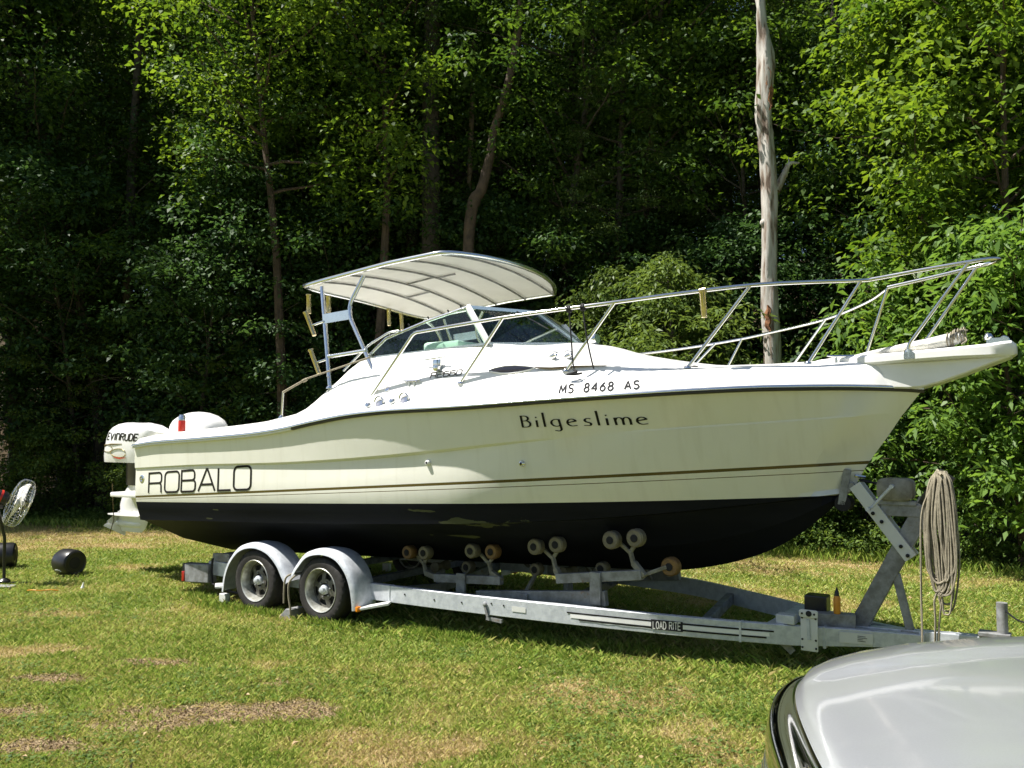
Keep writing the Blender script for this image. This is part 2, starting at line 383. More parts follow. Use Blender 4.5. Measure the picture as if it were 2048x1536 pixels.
gx = np.unique(np.concatenate([np.linspace(-150, -14, 24), np.arange(-14, 13, .12), np.linspace(13, 150, 24)]))
gy = np.unique(np.concatenate([np.linspace(-120, -2, 16), np.arange(-2, 21, .12), np.linspace(21, 60, 40), np.linspace(60, 260, 14)]))
X, Y = np.meshgrid(gx, gy); Z = gz(X, Y)
me = bpy.data.meshes.new('ground'); nx, ny = len(gx), len(gy)
idx = np.arange(nx * ny).reshape(ny, nx)
quads = np.stack([idx[:-1, :-1], idx[:-1, 1:], idx[1:, 1:], idx[1:, :-1]], -1).reshape(-1, 4)
def fast_mesh(me, co, quads):
    n = quads.shape[1]
    me.vertices.add(len(co)); me.vertices.foreach_set('co', np.ascontiguousarray(co, dtype=np.float32).ravel())
    me.loops.add(quads.size); me.loops.foreach_set('vertex_index', np.ascontiguousarray(quads, dtype=np.int32).ravel())
    me.polygons.add(len(quads)); me.polygons.foreach_set('loop_start', np.arange(0, quads.size, n, dtype=np.int32))
    me.polygons.foreach_set('loop_total', np.full(len(quads), n, dtype=np.int32)); me.update(calc_edges=True)
def set_attr(me, name, vals):
    a = me.attributes.new(name, 'FLOAT', 'POINT'); a.data.foreach_set('value', np.ascontiguousarray(vals, dtype=np.float32).ravel())
fast_mesh(me, np.stack([X, Y, Z], -1).reshape(-1, 3), quads)
set_attr(me, 'soil', np.maximum(soil_at(X, Y), 0)); set_attr(me, 'dry', dry_at(X, Y))
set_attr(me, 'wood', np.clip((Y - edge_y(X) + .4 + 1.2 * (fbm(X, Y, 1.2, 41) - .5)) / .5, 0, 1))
me.polygons.foreach_set('use_smooth', [True] * len(me.polygons))
def ground_mat():
    m = bpy.data.materials.new('lawn_soil_and_leaf_litter'); m.use_nodes = True; nt = m.node_tree; N = nt.nodes; L = nt.links; b = N['Principled BSDF']
    tc = N.new('ShaderNodeTexCoord')
    def noise(sc, det=8):
        n = N.new('ShaderNodeTexNoise'); n.inputs['Scale'].default_value = sc; n.inputs['Detail'].default_value = det; n.inputs['Roughness'].default_value = .7
        L.new(tc.outputs['Object'], n.inputs['Vector']); return n.outputs['Fac']
    def ramp(f, c):
        r = N.new('ShaderNodeValToRGB'); e = r.color_ramp.elements
        e[0].position = c[0][0]; e[0].color = (*c[0][1], 1); e[1].position = c[-1][0]; e[1].color = (*c[-1][1], 1)
        for p, k in c[1:-1]: e.new(p).color = (*k, 1)
        L.new(f, r.inputs[0]); return r.outputs[0]
    def attr(n): a = N.new('ShaderNodeAttribute'); a.attribute_name = n; return a.outputs['Fac']
    def mix(f, A, B):
        n = N.new('ShaderNodeMix'); n.data_type = 'RGBA'; L.new(f, n.inputs['Factor']); L.new(A, n.inputs['A']); L.new(B, n.inputs['B']); return n.outputs['Result']
    grass = ramp(noise(70), [(.33, (.08, .105, .022)), (.5, (.170, .200, .045)), (.66, (.26, .255, .09))])
    straw = ramp(noise(60), [(.33, (.18, .14, .065)), (.5, (.34, .26, .12)), (.66, (.46, .37, .19))])
    soil = ramp(noise(45), [(.33, (.17, .12, .07)), (.52, (.29, .21, .125)), (.68, (.40, .305, .19))])
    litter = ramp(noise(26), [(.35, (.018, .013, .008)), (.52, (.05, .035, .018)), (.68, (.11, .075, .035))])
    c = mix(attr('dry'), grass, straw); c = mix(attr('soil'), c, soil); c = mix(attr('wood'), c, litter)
    L.new(c, b.inputs['Base Color']); b.inputs['Roughness'].default_value = .95; b.inputs['Specular IOR Level'].default_value = .15
    bp = N.new('ShaderNodeBump'); bp.inputs['Strength'].default_value = 1.0; bp.inputs['Distance'].default_value = .03
    L.new(noise(55), bp.inputs['Height']); L.new(bp.outputs[0], b.inputs['Normal'])
    return m
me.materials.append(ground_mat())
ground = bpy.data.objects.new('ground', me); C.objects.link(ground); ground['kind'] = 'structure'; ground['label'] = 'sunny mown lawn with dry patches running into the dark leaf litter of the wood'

# ------------------------------------------------------------------ grass blades
def grass_mat():
    m = bpy.data.materials.new('grass_blade'); m.use_nodes = True; nt = m.node_tree; N = nt.nodes; L = nt.links; b = N['Principled BSDF']; out = N['Material Output']
    a = N.new('ShaderNodeAttribute'); a.attribute_name = 'tint'
    r = N.new('ShaderNodeValToRGB'); e = r.color_ramp.elements
    e[0].position = 0; e[0].color = (.10, .185, .020, 1); e[1].position = 1; e[1].color = (.52, .40, .20, 1)
    for p, k in ((.3, (.225, .325, .048)), (.55, (.38, .42, .095)), (.75, (.44, .39, .12))): e.new(p).color = (*k, 1)
    L.new(a.outputs['Fac'], r.inputs[0]); L.new(r.outputs[0], b.inputs['Base Color'])
    b.inputs['Roughness'].default_value = .45; b.inputs['Specular IOR Level'].default_value = .35
    tr = N.new('ShaderNodeBsdfTranslucent'); L.new(r.outputs[0], tr.inputs[0])
    ms = N.new('ShaderNodeMixShader'); ms.inputs[0].default_value = .35
    L.new(b.outputs[0], ms.inputs[1]); L.new(tr.outputs[0], ms.inputs[2]); L.new(ms.outputs[0], out.inputs[0])
    return m
def blades(x, y, h, w, tint, lean, name):
    n = len(x); a = rng.uniform(0, 2 * np.pi, n); ca, sa = np.cos(a), np.sin(a); z = gz(x, y)
    la = rng.uniform(0, 2 * np.pi, n); lx, ly = np.cos(la) * lean * h, np.sin(la) * lean * h
    q = np.empty((n, 4, 3))
    q[:, 0] = np.stack([x - ca * w, y - sa * w, z - .004], -1); q[:, 1] = np.stack([x + ca * w, y + sa * w, z - .004], -1)
    q[:, 2] = np.stack([x + lx * .45 + ca * w * .7, y + ly * .45 + sa * w * .7, z + h * .68], -1)
    q[:, 3] = np.stack([x + lx, y + ly, z + h], -1)
    me = bpy.data.meshes.new(name); fast_mesh(me, q.reshape(-1, 3), np.arange(4 * n).reshape(-1, 4))
    set_attr(me, 'tint', np.repeat(tint, 4)); me.materials.append(M['grass'])
    o = bpy.data.objects.new(name, me); C.objects.link(o); o['kind'] = 'stuff'; return o
M['grass'] = grass_mat()
n = 780000
y = 3.0 * (19 / 3.0) ** rng.random(n); x = rng.uniform(-1, 1, n) * (.62 * y + 1.9)
cl = fbm(x, y, 5, 61)
keep = (y < edge_y(x) + .9) & (rng.random(n) > np.minimum(.97, soil_at(x, y) * 1.1)) & (rng.random(n) < .45 + 1.1 * cl)
x, y, cl = x[keep], y[keep], cl[keep]; n = len(x)
dry = dry_at(x, y)
h = (.016 + .026 * rng.random(n) + .030 * np.clip(cl - .42, 0, 1)) * (1 - .35 * dry)
rl = np.stack([(x + 3.518) * math.cos(rad(34)) - (y - 10.852) * math.sin(rad(34)), -((x + 3.518) * math.sin(rad(34)) + (y - 10.852) * math.cos(rad(34)))], -1)
under = (rl[:, 0] > .6) & (rl[:, 0] < 8.2) & (np.abs(rl[:, 1]) < 1.35 - .12 * np.maximum(0, rl[:, 0] - 3.5))
h = np.where(under, h * (1.2 + 1.2 * rng.random(n) ** 3), h)
h = h * (1 + .03 * np.maximum(0, y - 8)); w = .0013 + .00030 * y
tint = np.clip(rng.normal(.40, .19, n) + .50 * dry + .35 * (fbm(x, y, 1.1, 71) - .5), 0, 1)
g = blades(x, y, h, w, tint, .55 + .9 * rng.random(n), 'grass'); g['label'] = 'short mown lawn grass, green with straw coloured patches'
# taller uncut tufts beside tyres, under the rails and along the wood edge
n = 6000
s = rng.uniform(.7, 7.9, n); tt = np.interp(s, [.7, 1.4, 3.5, 7.9], [1.0, 1.33, 1.2, .05]) + rng.normal(.02, .07, n)
pts = np.stack([s * math.cos(rad(34)) - tt * math.sin(rad(34)) - 3.518, -s * math.sin(rad(34)) - tt * math.cos(rad(34)) + 10.852], -1)
k = vnoise(s, tt * 0, 2.2, 81) > .42; pts = pts[k]; n = len(pts)
x2 = rng.uniform(-11, 8, 14000); y2 = edge_y(x2) + rng.normal(.15, .35, 14000)
x = np.concatenate([pts[:, 0], x2]); y = np.concatenate([pts[:, 1], y2]); N_ = len(x)
g2 = blades(x, y, rng.uniform(.06, .16, N_) * np.where(np.arange(N_) < n, .62, 1.1), np.full(N_, .0032), np.clip(rng.normal(.3, .15, N_), 0, 1), .3 + .4 * rng.random(N_), 'tall_grass')
g2['label'] = 'taller uncut grass round the trailer tyres and along the wood edge'

# ------------------------------------------------------------------ leaves: 4-vertex folded leaf blades
def leaves(cen, size, nrm, dirn, tint, width=.55, fold=.12):
    nrm = nrm / np.linalg.norm(nrm, axis=1, keepdims=True); dirn = dirn - nrm * np.sum(dirn * nrm, 1, keepdims=True)
    dirn /= np.linalg.norm(dirn, axis=1, keepdims=True) + 1e-9; side = np.cross(nrm, dirn); s = size[:, None]
    q = np.empty((len(cen), 4, 3)); mid = cen + dirn * s * .45 + nrm * s * fold
    q[:, 0] = cen; q[:, 1] = mid + side * s * width * .5; q[:, 2] = cen + dirn * s - nrm * s * fold * .8; q[:, 3] = mid - side * s * width * .5
    return q, tint
def leaf_obj(parts, name, m, parent=None):
    q = np.concatenate([p[0] for p in parts]); t = np.concatenate([p[1] for p in parts])
    me = bpy.data.meshes.new(name); fast_mesh(me, q.reshape(-1, 3), np.arange(len(q) * 4).reshape(-1, 4)); set_attr(me, 'tint', np.repeat(t, 4))
    me.materials.append(M[m]); o = bpy.data.objects.new(name, me); C.objects.link(o)
    if parent: o.parent = parent
    return o
def clusters(cen, r, per, size, droop=0.0, flat=.45, width=.55, tintmu=.5, updir=.55):
    cen = np.asarray(cen); k = len(cen); n = k * per
    c = np.repeat(cen, per, 0); R = np.repeat(np.broadcast_to(r, (k,)), per)
    u = rng.normal(0, 1, (n, 3)); u /= np.linalg.norm(u, axis=1, keepdims=True); u *= (rng.random(n) ** .45)[:, None]
    off = u * R[:, None] * np.array([1, 1, flat]); off[:, 2] -= droop * (np.hypot(off[:, 0], off[:, 1]) / np.maximum(R, 1e-6)) ** 2 * R
    nr = rng.normal(0, .55, (n, 3)); nr[:, 2] += updir * 2; nr[:, :2] += u[:, :2] * .5
    d = u + rng.normal(0, .5, (n, 3)); d[:, 2] -= .35 + droop
    tn = np.clip(np.repeat(rng.normal(tintmu, .18, k), per) + rng.normal(0, .2, n), 0, 1)
    return leaves(c + off, size * rng.uniform(.5, 1.35, n), nr, d, tn, width)

PROTO = {}
def wander(p0, d, L, n, jit, up=0.0):
    pts = [Vector(p0)]; d = Vector(d).normalized()
    for i in range(n):
        d = (d + Vector(rng.normal(0, jit, 3)) + Vector((0, 0, up))).normalized(); pts.append(pts[-1] + d * (L / n))
    return pts
def tree_proto(key, H, hb, R, nb, leafm, barkm, lsize, per, spray, r0=.13, droop=.1, shape=.8, flat=.42, width=.6, tint=.5, lean=.03, layers=None, bup=.02, steep=.35):
    lsize *= .95 if key == 'cherry' else .88 if key in ('young_tall', 'young') else .84 if key != 'hemlock' else .70; per = int(per * (.78 if key == 'cherry' else 1.15 if key == 'young' else 1.5)); spray *= 1.0 if key in ('cherry', 'hemlock') else 1.22
    tr = MB(); trunk = wander((0, 0, -.3), (rng.normal(0, lean), rng.normal(0, lean), 1), H * .96 + .3, 12, .035, .02)
    m = len(trunk); tr.tube(trunk, [r0 * (1 - .85 * (i / (m - 1))) * (1.35 if i == 0 else 1) for i in range(m)], 8)
    cen, rr = [], []
    for b in range(nb):
        f = (b + rng.random()) / nb; hgt = hb + (H - hb) * f ** .9
        ti = min(m - 1.001, max(0, (hgt + .3) / (H * .96 + .3) * (m - 1))); i = int(ti); p = trunk[i].lerp(trunk[i + 1], ti - i)
        prof = max(.12, math.sin(math.pi * min(1, .16 + .84 * f)) ** shape) if layers is None else layers(f)
        L = R * prof * rng.uniform(.65, 1.15); a = b * 2.399 + rng.normal(0, .3)
        br = wander(p, (math.cos(a), math.sin(a), steep + .5 * f), L, 6, .14, bup)
        tr.tube(br, [max(.006, r0 * .32 * (1 - f * .5) * (1 - i / 6.5)) for i in range(7)], 5, cap=False)
        for j in range(2, 7):
            for _ in range(2 if j > 3 else 1):
                c = br[j] + Vector(rng.normal(0, spray * .55, 3)) * (L / R + .3); cen.append(tuple(c)); rr.append(spray * rng.uniform(.6, 1.25))
    cr = clusters(np.array(cen), np.array(rr), per, lsize, droop, flat, width, tint)
    root = thing('leafy_tree', None, 'tree', (0, 0, 0))
    tr.build('trunk', barkm, root, 40); leaf_obj([cr], 'crown', leafm, root)
    PROTO[key] = root
def place_tree(key, name, label, x, y, rz=None, sc=1.0, scz=None, group=None, cat='tree', tilt=(0, 0)):
    src = PROTO[key]; o = src.copy(); C.objects.link(o); o.name = name
    for ch in src.children: c = ch.copy(); C.objects.link(c); c.parent = o
    o.location = (x, y, float(gz(np.array(x), np.array(y)))); o.rotation_euler = (tilt[0], tilt[1], rng.uniform(0, 6.28) if rz is None else rz)
    o.scale = (sc, sc, scz or sc)
    for k in ('group',):
        if k in o.keys(): del o[k]
    return tag(o, label, cat, group)
tree_proto('maple', 13, 3.6, 3.0, 40, 'leaf_a', 'bark', .125, 60, .55, .15, .15, tint=.45)
tree_proto('maple_tall', 16, 5.5, 3.3, 44, 'leaf_a', 'bark', .13, 56, .62, .19, .12, tint=.4)
tree_proto('beech', 12, 1.8, 2.8, 46, 'leaf_b', 'bark', .11, 60, .55, .12, .05, flat=.28, tint=.5)
tree_proto('young', 9, 2.6, 2.3, 30, 'leaf_y', 'bark_red', .13, 70, .48, .085, .2, tint=.5)
tree_proto('young_tall', 14, 6.6, 2.9, 34, 'leaf_y', 'bark_red', .13, 44, .52, .12, .25, tint=.55)
tree_proto('beech_low', 6.6, 1.0, 2.3, 34, 'leaf_b', 'bark', .12, 46, .46, .06, .12, flat=.35, tint=.6)
tree_proto('maple_low', 9.5, 2.6, 2.5, 32, 'leaf_a', 'bark', .13, 46, .48, .09, .15, tint=.6)
tree_proto('sapling', 4.6, .5, 1.5, 24, 'leaf_b', 'bark', .10, 48, .34, .035, .1, flat=.4, tint=.55)
tree_proto('shrub', 2.2, .1, 1.35, 20, 'weed', 'bark', .10, 50, .30, .02, .15, flat=.55, tint=.4)
tree_proto('cherry', 4.8, .8, 2.1, 34, 'leaf_c', 'bark_red', .17, 34, .40, .06, .55, flat=.5, width=.36, tint=.55)
tree_proto('hemlock', 15, 1.2, 2.6, 70, 'needle', 'bark', .095, 100, .42, .16, .35, flat=.22, width=.30, tint=.45, layers=lambda f: max(.08, (1 - f) ** .75), bup=-.03, steep=.02)
tree_proto('hemlock_young', 3.6, .2, 2.0, 22, 'needle', 'bark', .095, 44, .32, .05, .55, flat=.10, width=.34, tint=.75, layers=lambda f: max(.1, (1 - f) ** .8), bup=-.02, steep=.12)
for k in PROTO.values(): k['_proto'] = 1

def at(px, depth): return (px - 1024) / 1710 * depth, depth
# back rows: deep wood
deep = []
for row, (d0, nrow, hw) in enumerate(((21, 15, 15), (26, 17, 18), (33, 20, 24), (42, 24, 31), (54, 26, 40))):
    for i in range(nrow):
        xx = -hw + 2 * hw * (i + .5) / nrow + rng.normal(0, .6); yy = d0 + (edge_y(np.array(xx)) - 15) * .8 + rng.normal(0, 1.0)
        key = ('maple_tall', 'maple', 'hemlock', 'beech', 'maple_tall')[int(rng.integers(0, 5))]
        nm = 'hemlock_tree' if key == 'hemlock' else 'leafy_tree'
        lb = 'dark drooping conifer deep in the wood behind the boat' if key == 'hemlock' else 'tall broadleaf tree deep in the shaded wood behind the boat'
        place_tree(key, nm, lb, xx, yy, None, rng.uniform(.95, 1.3) * (1.15 if row > 2 else 1), None, 'conifers deep in the wood' if key == 'hemlock' else 'broadleaf trees deep in the wood')
# understorey in the shade
for i in range(34):
    xx = rng.uniform(-12, 8); yy = edge_y(np.array(xx)) + rng.uniform(1.4, 6.5)
    key = ('sapling', 'sapling', 'shrub', 'hemlock_young')[int(rng.integers(0, 4))]
    place_tree(key, 'sapling' if key != 'shrub' else 'shrub', {'sapling': 'thin leafy sapling in the shade under the tall trees', 'shrub': 'low leafy bush in the shade under the tall trees', 'hemlock_young': 'young drooping conifer in the shade under the tall trees'}[key],
               xx, yy, None, rng.uniform(.8, 1.3), None, {'sapling': 'shaded saplings under the tall trees', 'shrub': 'shaded bushes under the tall trees', 'hemlock_young': 'shaded young conifers'}[key], 'shrub' if key == 'shrub' else 'tree')
# front rows, each at its own place
F = [  # key, pixel x, depth, scale, label
    ('maple_tall', -420, 18.0, 1.15, 'tall broadleaf tree beyond the left border, second from it'),
    ('maple_tall', -640, 18.6, 1.2, 'tall broadleaf tree beyond the left border, third from it'),
    ('hemlock', -300, 17.6, 1.15, 'tall dark conifer beyond the left border'),
    ('hemlock', 130, 21.0, 1.1, 'tall dark conifer in shade between the two trunks at the left'),
    ('maple_tall', -160, 18.5, 1.1, 'tall dark maple just past the left border behind the fan'),
    ('beech', 40, 18.6, 1.0, 'dark spreading tree at the left border above the fan'),
    ('maple', 215, 18.8, 1.05, 'dark maple with sunlit sprays standing above the outboard motor'),
    ('maple_tall', 330, 20.0, 1.0, 'tall dark maple between the motor and the canopy'),
    ('beech', 455, 18.2, .95, 'shaded beech with low spreading branches left of the canopy'),
    ('young_tall', 575, 16.3, .98, 'young maple with bright sunlit crown above the canopy corner'),
    ('young_tall', 745, 16.2, 1.0, 'young maple with a sunlit crown left of the thick dark trunk'),
    ('maple', 700, 19.5, 1.05, 'maple with a dark crown behind the rear half of the canopy'),
    ('maple', 1110, 17.9, .98, 'leafy maple behind the windshield with dappled crown'),
    ('hemlock', 1190, 17.4, .85, 'dark hemlock with hanging sprays right of the canopy'),
    ('young_tall', 1290, 17.4, .98, 'bright yellow green young maple left of the dead trunk'),
    ('hemlock', 1640, 17.2, .95, 'dark hemlock right behind the bleached dead trunk'),
    ('young', 1900, 13.3, 1.0, 'bright green maple spreading above the bow rail'),
    ('young', 1990, 12.4, 1.08, 'leafy young tree at the right border above the bow'),
    ('maple_tall', 2170, 13.8, 1.0, 'tall maple just past the right border'),
]
for key, px, d, sc, lb in F:
    xx, yy = at(px, d); place_tree(key, 'hemlock_tree' if key == 'hemlock' else 'leafy_tree', lb, xx, yy, None, sc)
S = [  # low things along the wood edge
    ('hemlock_young', 1385, 13.4, 1.35, 'young hemlock', 'sunlit young hemlock with yellow green sprays behind the bow rail'),
    ('shrub', 1400, 14.8, 1.35, 'shrub', 'leafy bush left of the dead trunk behind the foredeck'),
    ('sapling', 1250, 15.3, .8, 'sapling', 'dark leafy sapling behind the windshield'),
    ('cherry', 1880, 12.1, .92, 'cherry', 'bright cherry bush with hanging leaves behind the bow rail'),
    ('cherry', 2030, 11.2, .95, 'cherry', 'tall bright cherry bush with hanging leaves at the right border'),
    ('cherry', 2190, 10.4, 1.0, 'cherry', 'cherry bush past the right border behind the rope coil'),
    ('cherry', 1760, 13.9, .62, 'cherry', 'small cherry bush right of the dead trunk'),
    ('sapling', 1830, 12.6, .52, 'sapling', 'small open sapling behind the winch'),
    ('cherry', 1950, 11.6, .45, 'cherry', 'small cherry bush low down behind the rope coil'),
    ('beech_low', 700, 17.2, 1.0, 'beech', 'broad low beech behind the rear of the canopy'),
    ('beech_low', 395, 17.6, 1.05, 'beech', 'broad low beech in half shade left of the tower legs'),
    ('beech_low', 1080, 17.0, .95, 'beech', 'broad low beech behind the front of the canopy'),
    ('beech_low', 1230, 16.0, .85, 'beech', 'broad low beech right of the canopy behind the side rail'),
    ('beech_low', 170, 18.6, 1.1, 'beech', 'broad low beech in deep shade above the outboard motor'),
    ('beech_low', 1620, 15.4, .9, 'beech', 'broad low beech just right of the dead trunk'),
    ('maple_low', 540, 18.0, 1.0, 'maple', 'mid height maple with loose sprays behind the tower'),
    ('maple_low', 780, 18.8, 1.05, 'maple', 'mid height maple just left of the thick dark trunk'),
    ('maple_low', 1050, 18.6, 1.0, 'maple', 'mid height maple right of the leaning tree'),
    ('maple_low', 1480, 16.4, .95, 'maple', 'mid height maple left of and behind the dead trunk'),
    ('shrub', 1640, 13.1, .55, 'shrub', 'low weedy bush on the wood edge below the bow'),
    ('sapling', 640, 16.7, .62, 'sapling', 'leafy sapling with pale glints behind the tower legs'),
    ('shrub', -170, 17.4, 1.1, 'shrub', 'dark bush on the wood edge beyond the left border'),
    ('beech_low', -330, 17.8, 1.1, 'beech', 'broad low beech beyond the left border'),
    ('shrub', 90, 17.6, .8, 'shrub', 'dark bush on the wood edge behind the fan'),
    ('shrub', 300, 17.0, .7, 'shrub', 'dark bush on the wood edge behind the outboard motor'),
]
for key, px, d, sc, nm, lb in S:
    xx, yy = at(px, d); place_tree(key, {'cherry': 'cherry_bush', 'young hemlock': 'young_hemlock', 'beech': 'beech_tree', 'maple': 'maple_tree'}.get(nm, nm), lb, xx, yy, None, sc, None, None, 'bush' if nm in ('cherry', 'shrub') else 'tree')
# the yard is ringed by trees: the row behind the photographer, mirrored in the glass and chrome
for i in range(15):
    a = rad(195 + 150 * i / 14); rr_ = rng.uniform(24, 29); place_tree(('maple', 'hemlock', 'maple_tall', 'beech')[i % 4], 'hemlock_tree' if i % 4 == 1 else 'leafy_tree', 'sunlit tree across the yard behind the car', rr_ * math.cos(a), rr_ * math.sin(a) + 3, None, rng.uniform(.9, 1.15), None, 'trees across the yard')
for r_ in list(PROTO.values()):
    for ch in list(r_.children): bpy.data.objects.remove(ch)
    bpy.data.objects.remove(r_)

# named trunks
def trunk_tree(name, label, pts, rs, barkm, n=12, extra=None):
    b = Vector(pts[0]); root = thing(name, label, 'tree', b)
    mb = MB(); cp = catmull([Vector(p) - b for p in pts], 5); m = len(cp)
    rr = np.interp(np.linspace(0, len(rs) - 1, m), np.arange(len(rs)), rs) * rng.uniform(.95, 1.05, m)
    mb.tube(cp, list(rr), n); mb.build('trunk', barkm, root, 60)
    return root, b
def px3(px, py, d): return Vector(((px - 1024) / 1710 * d, d, 1.8 + (866 - py) / 1710 * d))
def with_crown(root, b, cen, r, per, size, m):
    leaf_obj([clusters(np.array([tuple(Vector(c) - b) for c in cen]), np.array(r), per, size, .1, .45)], 'crown', m, root)
D = 17.0
root, b = trunk_tree('oak_tree', 'thick straight dark trunk rising behind the middle of the canopy', [px3(868, 1010, D), px3(862, 700, D), px3(860, 420, D), px3(858, 180, D), px3(862, -60, D), px3(868, -500, D)], [.26, .205, .19, .175, .16, .10], 'bark')
with_crown(root, b, [px3(862 + rng.normal(0, 130), rng.uniform(-520, 130), D + rng.normal(0, 1.2)) for _ in range(95)], rng.uniform(.4, .8, 95), 70, .125, 'leaf_a')
D = 16.0
root, b = trunk_tree('leaning_tree', 'crooked leaning tree with pale reddish bark behind the canopy', [px3(930, 985, D), px3(932, 700, D), px3(937, 470, D), px3(948, 395, D), px3(962, 372, D), px3(981, 295, D), px3(986, 255, D), px3(1012, 170, D), px3(1034, 60, D), px3(1050, -120, D), px3(1060, -380, D)], [.13, .115, .105, .12, .105, .085, .08, .085, .075, .06, .04], 'bark_red')
with_crown(root, b, [px3(1050 + rng.normal(0, 90), rng.uniform(-420, 120), D + rng.normal(0, .9)) for _ in range(60)], rng.uniform(.35, .6, 60), 60, .12, 'leaf_a')
D = 18.0
root, b = trunk_tree('thin_tree', 'thin straight pale stem left of the leaning tree', [px3(930, 960, D), px3(934, 480, D), px3(940, 280, D), px3(948, 0, D), px3(950, -250, D)], [.07, .06, .055, .05, .03], 'bark2', 8)
with_crown(root, b, [px3(948 + rng.normal(0, 70), rng.uniform(-300, 200), D + rng.normal(0, .9)) for _ in range(35)], rng.uniform(.35, .6, 35), 55, .12, 'leaf_a')
D = 19.0
for i, (p0, p1, p2, r, lb) in enumerate((((40, 900), (38, 500), (45, -200), .16, 'dark straight trunk near the left border'), ((255, 900), (250, 420), (268, -200), .11, 'slim dark trunk in the shade above the motor'),
                                        ((480, 520), (505, 260), (540, -100), .075, 'thin slanting stem catching the sun left of the canopy'), ((735, 800), (728, 420), (700, -100), .12, 'dark forked stem left of the thick trunk'),
                                        ((1010, 800), (1002, 470), (990, -100), .12, 'dark trunk between the leaning tree and the windshield'), ((1140, 800), (1148, 420), (1150, -200), .12, 'dark brown trunk behind the windshield'),
                                        ((1720, 800), (1590, 300), (1600, -200), .15, 'dark trunk in the shade right of the dead trunk'))):
    root, b = trunk_tree('slim_tree', lb, [px3(p0[0], 980, D), px3(*p0, D), px3(*p1, D), px3(*p2, D)], [r * 1.2, r * 1.1, r, r * .6], 'bark2' if i == 2 else 'bark', 8)
    with_crown(root, b, [px3(p2[0] + rng.normal(0, 90), rng.uniform(-330, 60), D + rng.normal(0, 1.0)) for _ in range(34)], rng.uniform(.4, .7, 34), 55, .125, 'leaf_a')

# the bleached dead trunk with hollow, knot and broken limb
D = 13.6
dead = [px3(1548, 1010, D), px3(1546, 730, D), px3(1543, 560, D), px3(1547, 400, D), px3(1540, 270, D), px3(1537, 215, D), px3(1544, 120, D), px3(1537, 30, D), px3(1536, -90, D), px3(1540, -260, D)]
b = dead[0]; root = thing('dead_tree', 'bleached bare dead tree trunk with broken limb standing at the wood edge', 'tree', b)
mb = MB(); cp = catmull([p - b for p in dead], 6); rs = np.interp(np.linspace(0, 9, len(cp)), range(10), [.15, .130, .124, .118, .114, .124, .142, .080, .066, .042])
o = mb.tube(cp, list(rs), 20).build('trunk', 'dead', root, 60)
co = np.array([v.co for v in o.data.vertices])
for i, v in enumerate(o.data.vertices):
    a = math.atan2(v.co.y - 0, v.co.x); k = (vnoise(np.array(v.co.z * 1.0), np.array(a * 2.0), 2.0, 91) - .5) * .060 + (vnoise(np.array(v.co.z * 1.0), np.array(a * 3.0), 6.0, 93) - .5) * .022
    c = min(cp, key=lambda p: abs(p.z - v.co.z)); dvec = Vector((v.co.x - c.x, v.co.y - c.y, 0))
    if dvec.length > 1e-5: v.co += dvec.normalized() * float(k)
lb_ = [px3(1560, 375, D), px3(1575, 345, D), px3(1588, 320, D), px3(1608, 318, D)]
MB().tube(catmull([p - b for p in lb_], 4), [.075, .07, .066, .06, .055, .05, .045, .042, .036, .03, .025, .02, .012], 9).tube(catmull([px3(1578, 345, D) - b, px3(1586, 322, D) - b, px3(1587, 306, D) - b], 3), [.045, .035, .03, .02, .016, .01, .006], 7).build('broken_limb', 'dead', root, 60)
def scar(p, w, h, m, name):
    mb = MB(); rows = []
    for i in range(9):
        v = -1 + i / 4; hw = w * math.sqrt(max(0, 1 - abs(v) ** 1.6)) + .004
        rows.append([(p - b) + Vector((hw * (-1 + j / 3) + .02 * math.sin(i * 2.1), .014 * math.cos(j * 2.3 + i) - .10 * (1 - (-1 + j / 3) ** 2 * .55), h * v)) for j in range(7)])
    return mb.grid(rows).build(name, m, root, 60)
scar(px3(1546, 168, D - .045), .075, .36, 'wood_rot', 'rotten_hollow'); scar(px3(1538, 638, D - .045), .06, .22, 'wood_rot', 'peeled_patch')
MB().lathe([(.07, -.03), (.055, .01), (.035, .03), (.01, .038)], px3(1532, 440, D - .03) - b, (-1, -.5, .3), 10).build('knot', 'dead', root, 50)

# undergrowth along the sunny edge and thin cover in the shade
n = 2600; xx = rng.uniform(-12, 8.5, n); yy = edge_y(xx) + np.abs(rng.normal(.25, .6, n)) + .05
bright = (xx > 2.0)
hh = rng.uniform(.02, .22, n) + np.where(bright, rng.uniform(0, .3, n), 0) * (yy - edge_y(xx) < 1.4)
cen = np.stack([xx, yy, gz(xx, yy) + hh], -1)
ug = leaf_obj([clusters(cen, rng.uniform(.08, .2, n), 16, .062, .1, .6)], 'undergrowth', 'weed'); ug['kind'] = 'stuff'; ug['label'] = 'leafy weeds and ground cover along the edge of the wood'
n = 15000; yy = 3.4 * (13 / 3.4) ** rng.random(n); xx = rng.uniform(-1, 1, n) * (.62 * yy + .6); k = (fbm(xx, yy, .8, 51) > .44) & (yy < edge_y(xx) - .3) & (soil_at(xx, yy) < .3); xx, yy = xx[k], yy[k]
cen = np.stack([xx, yy, gz(xx, yy) + .025], -1)
cv = leaf_obj([clusters(cen, .045, 5, .026, 0, .3, .8, .62, 1.2)], 'clover', 'weed'); cv['kind'] = 'stuff'; cv['label'] = 'clover and broad leaved weeds growing in the lawn'
n = 260; yy = 3.4 * (15 / 3.4) ** rng.random(n); xx = rng.uniform(-1, 1, n) * (.62 * yy + .6); k = (yy < edge_y(xx)) ; xx, yy = xx[k], yy[k]; n = len(xx)
